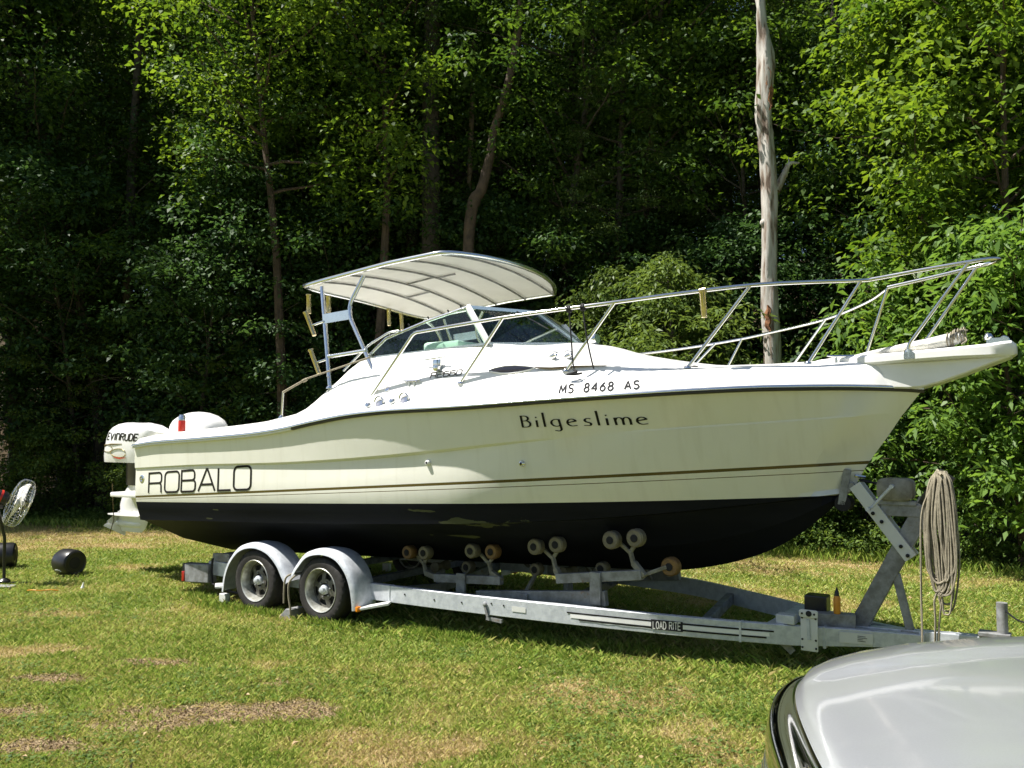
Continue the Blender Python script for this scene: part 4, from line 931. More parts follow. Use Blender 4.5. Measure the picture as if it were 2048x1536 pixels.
# ------------------------------------------------------------------ lettering as stroke ribbons laid on the surfaces
def arc(cx_, cy_, rx, ry, a0, a1, n=10): return [(cx_ + rx * math.cos(rad(a0 + (a1 - a0) * i / n)), cy_ + ry * math.sin(rad(a0 + (a1 - a0) * i / n))) for i in range(n + 1)]
def rrect(w, h, r, x0=0, y0=0): return arc(x0 + w - r, y0 + h - r, r, r, 90, 0, 5)[:] + arc(x0 + w - r, y0 + r, r, r, 0, -90, 5) + arc(x0 + r, y0 + r, r, r, 270, 180, 5) + arc(x0 + r, y0 + h - r, r, r, 180, 90, 5) + [(x0 + w - r, y0 + h)]
G_WIDE = {   # squarish extended capitals
    'R': (1.0, [[(0, 0), (0, 1)] + [(0, 1), (.74, 1)] + arc(.74, .80, .18, .20, 90, 0, 4) + [(.92, .66)] + arc(.74, .62, .18, .14, 0, -90, 4) + [(0, .48)], arc(.74, .34, .16, .14, 90, 0, 4) + [(.92, 0)]]),
    'O': (1.0, [rrect(1.0, 1, .22)]), 'B': (.98, [[(0, 0), (0, 1), (.72, 1)] + arc(.72, .80, .16, .20, 90, 0, 4) + arc(.72, .68, .16, .15, 0, -90, 4) + [(0, .53)], [(.72, .53)] + arc(.76, .37, .18, .16, 90, 0, 4) + arc(.76, .18, .18, .18, 0, -90, 4) + [(0, 0)]]),
    'A': (1.08, [[(0, 0), (.50, 1), (.56, 1), (1.06, 0)], [(.17, .30), (.89, .30)]]), 'L': (.78, [[(0, 1), (0, 0), (.78, 0)]]),
    '2': (.9, [[(0, 1), (.72, 1)] + arc(.72, .8, .16, .2, 90, 0, 3) + arc(.72, .66, .16, .15, 0, -90, 3) + arc(.16, .35, .16, .16, 90, 180, 3) + [(0, 0), (.9, 0)]]),
    '6': (.9, [[(.84, 1), (.2, 1)] + arc(.2, .8, .2, .2, 90, 180, 3) + [(0, .2)] + arc(.2, .2, .2, .2, 180, 270, 3) + arc(.7, .2, .2, .2, 270, 360, 3) + arc(.7, .38, .2, .18, 0, 90, 3) + [(0, .56)]]),
    '8': (.9, [rrect(.9, .52, .16), rrect(.78, .46, .15, .06, .53)]), '0': (.9, [rrect(.9, 1, .2)]), ' ': (.5, []),
}
G_REG = {   # plain registration characters
    'M': (.72, [[(0, 0), (.05, 1), (.36, .25), (.67, 1), (.72, 0)]]), 'S': (.55, [arc(.28, .76, .25, .24, 30, 250, 8) + arc(.27, .26, .27, .26, 80, -150, 9)]),
    '8': (.55, [arc(.275, .76, .21, .24, 0, 360, 14), arc(.275, .26, .26, .27, 0, 360, 14)]), '4': (.6, [[(.44, 0), (.44, 1), (0, .32), (.6, .32)]]),
    '6': (.55, [[(.45, 1), (.2, .70)] + arc(.275, .30, .255, .30, 140, 500, 16)]), 'A': (.62, [[(0, 0), (.31, 1), (.62, 0)], [(.12, .33), (.50, .33)]]), ' ': (.62, []),
}
G_SCRIPT = {  # round hand lettering with wide letters
    'B': (.72, [[(.08, 1.02), (.10, 0)], [(.0, 1.0), (.30, .98)] + arc(.32, .77, .24, .21, 90, -80, 7) + [(.12, .55)], [(.30, .56)] + arc(.36, .29, .30, .27, 90, -85, 8) + [(.08, .02)]]),
    'i': (.22, [[(.10, .58), (.10, 0)], [(.04, .80), (.15, .86)]]), 'l': (.24, [[(.08, 1.22), (.10, 0)]]),
    'g': (.74, [arc(.36, .32, .34, .30, 55, 330, 12) , [(.56, .62), (.62, -.22)] + arc(.42, -.22, .20, .16, 0, -120, 6) + [(.18, -.33)]]),
    'e': (.74, [[(.04, .30), (.60, .42)] + arc(.34, .34, .28, .26, 20, 180, 8) + arc(.38, .30, .33, .29, 180, 290, 7) + [(.66, .05)]]),
    's': (.58, [arc(.36, .46, .22, .16, 40, 200, 6) + [(.20, .34), (.40, .26)] + arc(.34, .14, .16, .13, 40, -110, 6) + [(.04, .04)]]),
    'm': (1.02, [[(.06, .62), (.10, 0)], arc(.32, .36, .22, .26, 165, 10, 7) + [(.54, 0)], arc(.76, .36, .22, .26, 165, 10, 7) + [(.98, 0)]]),
}
G_BOLD = {'E': (.6, [[(.58, 1), (0, 1), (0, 0), (.58, 0)], [(0, .5), (.5, .5)]]), 'V': (.66, [[(0, 1), (.3, 0), (.66, 1)]]), 'I': (.16, [[(.08, 0), (.08, 1)]]), 'N': (.62, [[(0, 0), (0, .98), (.42, .98)] + arc(.42, .76, .18, .22, 90, 0, 3) + [(.60, 0)]]),
          'R': (.62, [[(0, 0), (0, 1), (.44, 1)] + arc(.44, .78, .16, .22, 90, -90, 5) + [(0, .56)], [(.34, .54), (.62, 0)]]), 'U': (.6, [[(0, 1), (0, .2)] + arc(.3, .2, .3, .2, 180, 360, 6) + [(.6, 1)]]), 'D': (.6, [[(0, 0), (0, 1), (.3, 1)] + arc(.3, .5, .3, .5, 90, -90, 8) + [(0, 0)]]),
          'L': (.52, [[(0, 1), (0, 0), (.5, 0)]]), 'O': (.6, [arc(.3, .5, .3, .5, 0, 360, 12)]), 'A': (.62, [[(0, 0), (.3, 1), (.62, 0)], [(.1, .34), (.5, .34)]]), 'T': (.56, [[(0, 1), (.56, 1)], [(.28, 1), (.28, 0)]]), ' ': (.35, [])}
def ribbon(pl, w, nib=False):
    pl = [Vector((a, b)) for a, b in pl]; q = [pl[0]]
    for p in pl[1:]:
        if (p - q[-1]).length > 1e-4: q.append(p)
    closed = (q[0] - q[-1]).length < 1e-3 and len(q) > 3
    if closed: q = q[:-1]
    L_, R_ = [], []
    m = len(q)
    for i in range(m):
        a = q[i - 1] if (i > 0 or closed) else None; b = q[(i + 1) % m] if (i < m - 1 or closed) else None
        d0 = (q[i] - a).normalized() if a is not None else None; d1 = (b - q[i]).normalized() if b is not None else None
        if d0 is None: d = d1; k = 1
        elif d1 is None: d = d0; k = 1
        else:
            d = d0 + d1
            if d.length < .2: d = d1; k = 1
            else: d = d.normalized(); k = min(1.8, 1 / max(.35, d.dot(d1)))
        nn = Vector((-d.y, d.x)) * (w / 2 * k) * ((.42 + .78 * abs(d.y) ** 1.5) if nib else 1); L_.append(q[i] + nn); R_.append(q[i] - nn)
    return L_, R_, closed
def lettering(text, G, mapf, stroke, gap, parent, name, m):
    x = 0
    for ch in text:
        w, strokes = G[ch]; mb = MB()
        for si, st_ in enumerate(strokes):
            dense = [st_[0]]
            for p in st_[1:]:
                a = dense[-1]; n = max(1, int(math.hypot(p[0] - a[0], p[1] - a[1]) / .35))
                dense += [(a[0] + (p[0] - a[0]) * k / n, a[1] + (p[1] - a[1]) * k / n) for k in range(1, n + 1)]
            L_, R_, cl_ = ribbon(dense, stroke, G is G_SCRIPT); n = len(L_)
            v = [mapf(x + p.x, p.y, si) for p in L_] + [mapf(x + p.x, p.y, si) for p in R_]
            mb.add(v, [(i, (i + 1) % n, (i + 1) % n + n, i + n) for i in range(n if cl_ else n - 1)])
        if mb.f: mb.build(name, m, parent, 0, recalc=False)
        x += w + gap
def text_len(t, G, gap): return sum(G[c][0] + gap for c in t) - gap
def hull_map(s0, z0, s1, z1, hgt, total, h1=None, slant=0.0, tree=None, off=.003):
    h1 = h1 or hgt
    def f(x, y_, si):
        u = x / total; hh = hgt + (h1 - hgt) * u
        return on_hull(s0 + (s1 - s0) * u + slant * y_ * hh, z0 + (z1 - z0) * u + y_ * hh, off + si * .0004, tree)
    return f
tl = text_len('ROBALO', G_WIDE, .17); lettering('ROBALO', G_WIDE, hull_map(.27, 1.135, 2.03, 1.238, .215, tl, .235), .10, .17, boat, 'letter', 'ink')
tl = text_len('Bilgeslime', G_SCRIPT, .30); lettering('Bilgeslime', G_SCRIPT, hull_map(5.20, 1.845, 6.19, 1.868, .092, tl), .13, .30, boat, 'letter', 'ink')
tl = text_len('MS 8468 AS', G_REG, .30); lettering('MS 8468 AS', G_REG, hull_map(5.545, 2.106, 6.155, 2.136, .072, tl, .064, -.35, deck_bvh, .005), .17, .30, boat, 'letter', 'ink2')
tl = text_len('R2660', G_WIDE, .2); lettering('R2660', G_WIDE, hull_map(4.17, 2.282, 4.50, 2.300, .050, tl, .050, -.2, deck_bvh, .005), .15, .2, boat, 'letter', 'ink2')

# white dome over the starboard quarter
mb = MB(); rows = []
for i in range(13):
    a = math.pi * i / 12; c, z = -math.cos(a), math.sin(a) ** .8
    rows.append([P(.46 + .39 * c, .86 + .22 * math.cos(b_) * math.sin(a) ** .5, 1.80 + .245 * z * (1 if abs(math.sin(b_)) > 2 else max(0, math.sin(b_)) ** .5)) for b_ in [math.pi * k / 10 for k in range(11)]])
mb.grid(rows).build('domed_cover', 'white', boat, 60)
# swim bracket
mb = MB(); mb.beam(P(-1.16, .55, 1.035), P(-.005, .55, 1.055), .80, .060); mb.build('engine_bracket', 'white', boat, 30, .015)
mb = MB(); mb.add([P(-.003, .25, 1.02), P(-.003, .85, 1.02), P(-.003, .80, .62), P(-.003, .30, .62), P(-1.05, .35, 1.02), P(-1.05, .75, 1.02), P(-.95, .72, .86), P(-.95, .38, .86)], [(0, 1, 2, 3), (7, 6, 5, 4), (0, 4, 5, 1), (1, 5, 6, 2), (2, 6, 7, 3), (3, 7, 4, 0)]); mb.build('bracket_support', 'white', boat, 30)

# ------------------------------------------------------------------ outboard motor
mot = rig_thing('outboard_motor', 'white outboard motor with black lettering behind the transom', 'outboard motor', (-1.4, .5, .55))
def cowl_ring(z, s0, s1, hw, k=3.0):
    cs, hs = (s0 + s1) / 2, (s1 - s0) / 2; out = []
    for i in range(28):
        a = 2 * math.pi * i / 28; c, s_ = math.cos(a), math.sin(a)
        out.append(P(cs + hs * math.copysign(abs(c) ** (2 / k), c), .5 + hw * math.copysign(abs(s_) ** (2 / k), s_), z + (.0 if z < 1.8 else -.10 * max(0, c) ** 2 * (z - 1.76) / .16)))
    return out
cow = MB().loft([cowl_ring(z, a, b_, w, k) for z, a, b_, w, k in ((1.42, -1.86, -1.0, .19, 4), (1.50, -1.85, -.92, .21, 4), (1.62, -1.83, -.86, .225, 3.6), (1.74, -1.80, -.80, .225, 3.4), (1.82, -1.77, -.76, .22, 3.2), (1.875, -1.71, -.74, .20, 3), (1.915, -1.63, -.80, .165, 2.6), (1.935, -1.52, -.95, .10, 2.4))])
cowo = cow.build('cowling', 'motor', mot, 40); cow_bvh = bvh_of([cow])
tl = text_len('EVINRUDE', G_BOLD, .22); lettering('EVINRUDE', G_BOLD, hull_map(-1.665, 1.715, -.98, 1.700, .085, tl, .085, .22, cow_bvh, .003), .20, .22, mot, 'letter', 'ink')
def cmap(s, z): return on_hull(s, z, .0035, cow_bvh)
for s0, z0, r1, r2, col in ((-1.63, 1.60, .12, .045, 'gold'), (-1.35, 1.545, .13, .055, 'gold')):
    MB().tube([cmap(s0 + r1 * math.cos(a) * (1 if math.cos(a) > 0 else 1.6), z0 + r2 * math.sin(a)) for a in np.linspace(0, 6.0, 18)], .005, 5).build('cowling_emblem', col, mot, 60)
MB().tube([cmap(-1.80, 1.61), cmap(-1.72, 1.64), cmap(-1.52, 1.655), cmap(-1.30, 1.66)], [.006, .012, .010, .004], 5).build('cowling_emblem', 'brown', mot, 60)
MB().tube([cmap(-1.50, 1.49), cmap(-1.38, 1.475), cmap(-1.24, 1.485)], [.004, .010, .004], 5).build('cowling_emblem', 'red', mot, 60)
leg = MB(); 
def leg_ring(z, s0, s1, hw):
    return [P((s0 + s1) / 2 + (s1 - s0) / 2 * math.cos(a), .5 + hw * math.sin(a), z) for a in [2 * math.pi * k / 16 for k in range(16)]]
leg.loft([leg_ring(z, a, b_, w) for z, a, b_, w in ((1.43, -1.42, -.98, .13), (1.12, -1.44, -1.02, .10), (.98, -1.58, -1.12, .09), (.86, -1.63, -1.20, .085), (.76, -1.62, -1.16, .075), (.72, -1.66, -1.05, .07), (.66, -1.70, -1.04, .06), (.58, -1.64, -1.08, .035), (.52, -1.62, -1.16, .02))])
leg.build('lower_unit', 'motor', mot, 50)
MB().loft([leg_ring(z, a, b_, w) for z, a, b_, w in ((1.432, -1.46, -.96, .145), (1.30, -1.46, -.98, .14), (1.13, -1.47, -1.0, .125))]).build('midsection', 'black', mot, 50)
MB().loft([ring_rect_ for ring_rect_ in [[P(s, .5 + hw * c, z) for c, z in ((-1, .73), (1, .73), (1, .745), (-1, .745))] for s, hw in ((-1.78, .10), (-1.5, .14), (-1.1, .09))]]).build('cavitation_plate', 'motor', mot, 30)
MB().lathe([(.01, -.32), (.05, -.26), (.062, -.1), (.06, .16), (.05, .20)], P(-1.42, .5, .625), P(-1, 0, 0), 16).build('gearcase', 'motor', mot, 50)
prop = MB().lathe([(.045, 0), (.045, .12), (.03, .15)], P(-1.62, .5, .625), P(-1, 0, 0), 12)
for k in range(3):
    a = k * 2.094; e1 = Vector((0, math.cos(a), math.sin(a))); e2 = Vector((0, -math.sin(a), math.cos(a))); c0 = P(-1.68, .5, .625)
    prop.grid([[c0 + e1 * r + e2 * (q * (.05 + .1 * math.sin(r * 12))) + Vector((q * .04, 0, 0)) for q in (-1, -.3, .4, 1)] for r in (.04, .07, .10, .125)])
prop.build('propeller', 'motor', mot, 50)
mb = MB().box(P(-1.02, .5, 1.18), (.18, .26, .36)); mb.build('clamp_bracket', 'black', mot, 30, .02)
MB().tube([P(-1.36, .80, 1.16), P(-1.34, .80, .95), P(-1.32, .79, .70), P(-1.42, .78, .52)], .006, 6).build('ground_cable', 'brown', mot)

# small things lying on or tied to the boat
can = rig_thing('spray_can', 'red can with silver top on the gunwale in front of the white dome', 'can', (.66, 1.22, 1.815))
MB().lathe([(.038, 0), (.040, .01), (.040, .115), (.036, .125)], P(.66, 1.22, 1.815), (0, 0, 1), 16).build('can_body', 'red', can, 40)
MB().lathe([(.040, 0), (.040, .035), (.030, .048), (.028, .062), (.01, .066)], P(.66, 1.22, 1.940), (0, 0, 1), 16).build('can_top', 'alu', can, 40)
cv_ = MB(); ring_ = []
for s, w, z, h in ((7.42, .03, 2.382, .012), (7.6, .07, 2.388, .045), (7.8, .09, 2.398, .075), (8.0, .095, 2.412, .095), (8.12, .09, 2.43, .10), (8.2, .08, 2.45, .09), (8.24, .05, 2.475, .05)):
    ring_.append([P(s, w * math.cos(a) * (1 + .08 * math.sin(3 * a + s * 9)), z + h * .5 + h * .5 * math.sin(a) * (1 + .1 * math.sin(5 * a + s * 7))) for a in [2 * math.pi * k / 16 for k in range(16)]])
cv_.loft(ring_)
rig_solo(cv_, 'canvas_bundle', 'canvas_grey', 'rolled pale canvas bundle lying along the pulpit inside the bow rail', 'canvas', (7.9, 0, 2.395), None, 60)
lsh = MB()
for k in range(9): 
    s = 8.14 + .012 * k; lsh.tube([P(s + .012 * math.sin(k), (.096 - .002 * k) * math.cos(a), 2.485 + .012 * k * .4 + .054 * math.sin(a)) for a in np.linspace(0, 6.28, 15)], .005, 5)
lsh.tube(catmull([P(8.20, .02, 2.53), P(8.22, .06, 2.55), P(8.27, .05, 2.545), P(8.24, -.02, 2.56), P(8.20, .03, 2.545)], 5), .005, 5)
lsh.tube(catmull([P(8.24, .06, 2.52), P(8.27, .10, 2.47), P(8.24, .13, 2.44)], 4), .005, 5)
rig_solo(lsh, 'lashing_cord', 'rope', 'pale cord lashed round the end of the canvas bundle on the pulpit', 'cord', (8.2, 0, 2.44), None, 60)
def rail_strap(label, s, t, ztop, zbot, s2, jit):
    mb = MB(); pts = [P(s, t, ztop + .02), P(s + .02, t + .018, ztop), P(s + .01, t, ztop - .05), P(s + .008 + (s2 - s) * .4, t - .01, (ztop + zbot) / 2), P(s2 - .005, t - .02, zbot + .1), P(s2 + .02, t - .02, zbot + .008)]
    mb.tube(catmull(pts, 5), .0065, 7)
    for a0 in (0, 1.4): mb.tube([P(s + .012 * a0, t + .024 * math.cos(a), ztop - .008 + .024 * math.sin(a)) for a in np.linspace(0, 6.28, 11)], .008, 6)
    if jit: mb.tube(catmull([P(s2, t - .02, zbot + .05), P(s2 + .05, t + .02, zbot + .03), P(s2 - .03, t + .03, zbot + .01), P(s2 + .03, t + .0, zbot + .012), P(s2 + .08, t - .01, zbot + .02)], 4), .010, 6)
    return rig_solo(mb, 'fender_line', 'strap', label, 'rope', (s, t, zbot), 'black lines tied to the bow rail', 60)
rail_strap('black line tied to the bow rail with its end bunched on the side deck', 5.565, 1.155, 2.795, deck_z(5.60, 1.08), 5.60, True)
rail_strap('black line hanging from the bow rail just forward of the bunched one', 5.68, 1.135, 2.802, deck_z(5.76, 1.02), 5.75, False)

# ================================================================== the trailer
trl = rig_thing('boat_trailer', 'galvanised tandem axle boat trailer with rollers under the hull', 'trailer', (3.5, 0, 0))
RT = itp([(.9, 1.0), (2.5, 1.03), (3.5, 1.055), (4.8, .985), (5.65, .88), (6.45, .63), (7.1, .36), (7.52, .165), (7.93, .045)])
RZ = itp([(.9, .40), (3.5, .402), (5.0, .402), (5.65, .398), (6.45, .369), (7.1, .343), (7.52, .328), (7.93, .32)])
RH = .150
def rail_rows(sg):
    rows = []
    for s in np.concatenate([np.linspace(.92, 3.4, 8), np.linspace(3.55, 7.93, 26)]):
        t, z = RT(s), RZ(s); w = .028
        h = RH - .05 * np.clip((s - 7.1) / .8, 0, 1)
        rows.append([P(s, sg * (t + a), z - b) for a, b in ((-w, 0), (w - .004, 0), (w, .004), (w, h - .004), (w - .004, h), (-w, h))])
    return rows
for sg in (1, -1): MB().loft(rail_rows(sg)).build('side_rail', 'galv', trl, 30)
MB().beam(P(7.05, 0, .258), P(8.75, 0, .318), .085, .105).build('tongue', 'galv', trl, 20, .006)
MB().beam(P(8.70, 0, .335), P(8.98, 0, .345), .09, .07).lathe([(.03, 0), (.062, .02), (.062, .07), (.03, .09)], P(8.98, 0, .30), (0, 0, 1), 14).build('coupler', 'galv2', trl, 30, .01)
# rear, axle and V cross members
MB().beam(P(1.02, -1.02, .43), P(1.02, 1.02, .43), .10, .085).build('crossbeam', 'galv2', trl, 20, .006)
MB().beam(P(.98, 1.0, .44), P(1.26, 1.0, .455), .05, .09).build('rail_end_block', 'galv2', trl, 20, .006)
for s, zc in ((3.35, .20), (4.88, .20), (6.2, .16)):
    for sg in (1, -1): MB().beam(P(s, sg * (RT(s) - .02), .30 - .01), P(s, 0, zc), .07, .09).build('crossbeam', 'galv2', trl, 20, .006)
for s in (1.98, 2.92): MB().beam(P(s, -1.12, .31), P(s, 1.12, .31), .07, .07).build('axle', 'galv2', trl, 20, .006)
MB().beam(P(6.95, -.42, .33), P(6.95, .42, .33), .13, .04).build('crossbeam', 'galv', trl, 20, .004)
# rail dress: joints, stripes, plates
def rail_quad(s0, s1, d0, d1, name, m, off=.0035, n=6):
    rows = []
    for d in (d0, d1): rows.append([P(s, RT(s) + .028 + off, RZ(s) - d) for s in np.linspace(s0, s1, n)])
    return MB().grid(rows).build(name, m, trl, 0)
def rail_band(s, w, name='rail_joint'):
    t, z = RT(s), RZ(s); return MB().beam(P(s, t + .002, z + .004), P(s, t + .002, z - RH - .004), .064, w, (1, 0, 0)).build(name, 'galv', trl, 0, .002)
rail_band(3.62, .012); rail_band(6.72, .02); rail_band(7.28, .02)
for s0, s1, d0 in ((5.42, 6.09, .048), (6.32, 6.95, .048), (5.52, 6.09, .098), (6.32, 6.90, .098)):
    rail_quad(s0, s1, d0, d0 + .012, 'pinstripe', 'ink'); 
for s0, s1, d0 in ((5.45, 6.09, .064), (6.32, 6.92, .064)): rail_quad(s0, s1, d0, d0 + .03, 'pinstripe', 'whitep')
rail_quad(6.09, 6.32, .040, .116, 'maker_plate', 'ink2', .004)
G_LR = dict(G_BOLD)
tl = text_len('LOAD RITE', G_LR, .2)
lettering('LOAD RITE', G_LR, lambda x, y_, si: P(6.105 + .20 * x / tl, RT(6.105 + .20 * x / tl) + .028 + .0055 + si * .0003, RZ(6.2) - .106 + .054 * y_), .17, .2, trl, 'letter', 'placard')
rail_quad(4.92, 5.05, .05, .095, 'rating_sticker', 'placard', .004, 3)
for s, d in ((3.8, .06), (4.72, .05), (4.98 - .14, .055), (4.42, .07), (4.13, .075)): MB().lathe([(.008, 0), (.008, .003)], P(s, RT(s) + .029, RZ(s) - d), P(0, 1, 0), 8).build('bolt_hole', 'blackm', trl)
p = P(4.66, RT(4.66) + .035, RZ(4.66) - .06); MB().lathe([(.022, 0), (.018, .012), (.008, .016)], p, P(0, 1, 0), 10).beam(p + P(0, 0, -.01), p + P(.03, .0, -.10), .02, .02).beam(p + P(.0, -.03, -.12), p + P(.16, -.03, -.13), .03, .03).build('brake_line_clip', 'galv2', trl, 20)
pl_ = [P(s, RT(s) + .033, RZ(s) - d) for s, d in ((7.38, .02), (7.60, .02), (7.60, .10), (7.38, .10))]
MB().add(pl_ + [q + P(0, .003, 0) for q in pl_], [(3, 2, 1, 0), (4, 5, 6, 7), (0, 1, 5, 4), (1, 2, 6, 5), (2, 3, 7, 6), (3, 0, 4, 7)]).build('certification_plate', 'placard', trl, 0)
for k, (a, b_) in enumerate(((.20, .80), (.15, .85), (.28, .72), (.15, .80))):
    MB().beam(P(7.38 + .22 * a, RT(7.49) + .0372 + .0, RZ(7.5) - .042 - .012 * k), P(7.38 + .22 * b_, RT(7.49) + .0372 - .0, RZ(7.5) - .042 - .012 * k), .001, .0035).build('plate_print', 'ink2', trl, 0)

# wheels
def tyre_mb():
    mb = MB(); n = 108; prof = [(.190, -.070), (.205, -.092), (.245, -.104), (.285, -.098), (.305, -.084), (.314, -.060), (.317, -.03), (.317, 0), (.317, .03), (.314, .060), (.305, .084), (.285, .098), (.245, .104), (.205, .092), (.190, .070)]
    v = []
    for i, (r, h) in enumerate(prof):
        for k in range(n):
            rr = r
            if 4 <= i <= 10:
                ph = (k + (i % 2) * 2) % 4
                if i in (6, 8): rr -= .009
                elif ph == 0: rr -= .008
            a = 2 * math.pi * k / n; v.append((rr * math.cos(a), h, rr * math.sin(a)))
    f = []
    for i in range(len(prof) - 1):
        for k in range(n): f.append((i * n + k, i * n + (k + 1) % n, (i + 1) * n + (k + 1) % n, (i + 1) * n + k))
    return mb.add(v, f)
def rim_mb(side):      # face towards y = -side
    mb = MB(); ax = (0, -side, 0)
    mb.lathe([(.203, .088), (.209, .094), (.205, .100), (.195, .094), (.186, .070), (.178, .03), (.172, -.01), (.172, -.08), (.190, -.09)], (0, 0, 0), ax, 40, caps=False)
    mb2 = MB()
    # centre: outer ring, 6 spokes with openings between, inner dish
    def pt(r, a, h): return Vector((r * math.cos(a), -side * h, r * math.sin(a)))
    nsp = 6; rows = []
    hout, hin = .012, .030
    for k in range(nsp):
        a0 = 2 * math.pi * k / nsp + .25; half = math.pi / nsp
        for e0, e1, w0, w1 in ((.172, .150, half, half), (.150, .100, half * .34, half * .42), (.100, .06, half, half)):
            h0 = hout if e0 > .16 else (.018 if e0 > .12 else hin); h1 = .018 if e1 > .12 else (hin if e1 > .08 else .034)
            A = []
            for j in range(7): q = -1 + j / 3; A.append((pt(e0, a0 + w0 * q, h0), pt(e1, a0 + w1 * q, h1)))
            mb2.grid([[x_[0] for x_ in A], [x_[1] for x_ in A]])
            if e0 == .150:
                for q in (0, 6):
                    mb2.add([A[q][0], A[q][1], A[q][1] + Vector((0, side * .02, 0)), A[q][0] + Vector((0, side * .02, 0))], [(0, 1, 2, 3)])
    return mb, mb2
tyre_m = tyre_mb()
wheel_src = {}
for sg in (1, -1):
    for s in (1.98, 2.92):
        ctr = P(s, sg * 1.178, .317)
        if sg not in wheel_src:
            ra, rb = rim_mb(sg); w = ra.build('wheel', 'rim', trl, 30, at=ctr, recalc=False); rb.build('wheel_disc', 'disc', w, 30, recalc=False)
            ty = tyre_m.build('tyre', 'rubber', w, 32)
            hb = MB().lathe([(.048, .02), (.045, .055), (.030, .062), (.028, .085), (.015, .09)], (0, 0, 0), (0, -sg, 0), 16).build('hub_cap', 'galv', w, 30)
            nu = MB()
            for k in range(6): a = k * 1.047 + .25 + .52; nu.lathe([(.009, .028), (.009, .045), (.004, .047)], (.072 * math.cos(a), 0, .072 * math.sin(a)), (0, -sg, 0), 6)
            nu.build('wheel_nuts', 'galv2', w, 20); dk = MB().lathe([(.165, .0), (.165, -.004)], (0, 0, 0), (0, -sg, 0), 24).build('brake_drum', 'blackm', w, 20)
            wheel_src[sg] = w
        else:
            w = wheel_src[sg].copy(); C.objects.link(w); w.location = ctr - BASE[trl.name]; w.rotation_euler = (0, .55, 0)
            for ch in list(wheel_src[sg].children): c = ch.copy(); C.objects.link(c); c.parent = w
# fenders
def fender(pts, sg):
    cp = catmull([Vector((a, b)).to_3d() for a, b in pts], 6); n = len(cp); rows = []
    for i in range(n):
        d = (cp[min(i + 1, n - 1)] - cp[max(i - 1, 0)]).normalized(); nn = Vector((-d.y, d.x, 0))
        if nn.y < 0 and abs(nn.x) < .5: nn = -nn
        c_ = Vector((2.45, .28, 0)); 
        row = []
        for t, r in ((1.03, 0), (1.10, .012), (1.22, .012), (1.275, .004), (1.300, -.016), (1.306, -.045), (1.300, -.046), (1.292, -.020), (1.27, -.004), (1.22, .004), (1.10, .004), (1.03, -.008)):
            q = cp[i] + nn * r; row.append(P(q.x, sg * t, q.y))
        rows.append(row)
    return MB().loft(rows)
fr = [(1.49, .17), (1.52, .34), (1.60, .50), (1.76, .64), (1.98, .69), (2.20, .65), (2.36, .54), (2.45, .42), (2.50, .36)]
ff = [(2.53, .44), (2.60, .53), (2.74, .655), (2.95, .700), (3.15, .665), (3.29, .555), (3.365, .42), (3.40, .28), (3.41, .185)]
for sg in (1, -1): fender(fr, sg).build('fender', 'galv', trl, 50); fender(ff, sg).build('fender', 'galv', trl, 50)
for sg in (1, -1):
    st_ = MB().beam(P(3.43, sg * 1.25, .205), P(3.66, sg * 1.12, .255), .11, .022).build('fender_step', 'placard', trl, 20, .004)
    MB().box(P(3.425, sg * 1.285, .202), (.03, .05, .045)).build('marker_light', 'amber', trl, 20, .006)
    MB().beam(P(1.42, sg * 1.25, .195), P(1.28, sg * 1.14, .20), .11, .022).build('fender_step', 'placard', trl, 20, .004)
    MB().box(P(1.475, sg * 1.24, .085), (.10, .06, .10)).build('mud_bracket', 'placard', trl, 20, .006)
    tlb = MB().beam(P(.62, sg * 1.06, .255), P(1.0, sg * 1.04, .275), .12, .20).build('tail_light_box', 'galv2', trl, 20, .008)
    MB().box(P(.60, sg * 1.085, .215), (.05, .085, .115)).build('tail_light', 'redlens', trl, 20, .01)
    MB().box(P(.597, sg * 1.06, .255), (.03, .125, .205)).build('tail_light_panel', 'black', trl, 20, .006)
    MB().tube([P(1.03, sg * 1.06, .44), P(1.04, sg * 1.08, .30), P(1.05, sg * 1.07, .17), P(1.30, sg * 1.02, .10), P(1.42, sg * 1.0, .09)], .014, 6).build('wiring_conduit', 'blackm', trl)
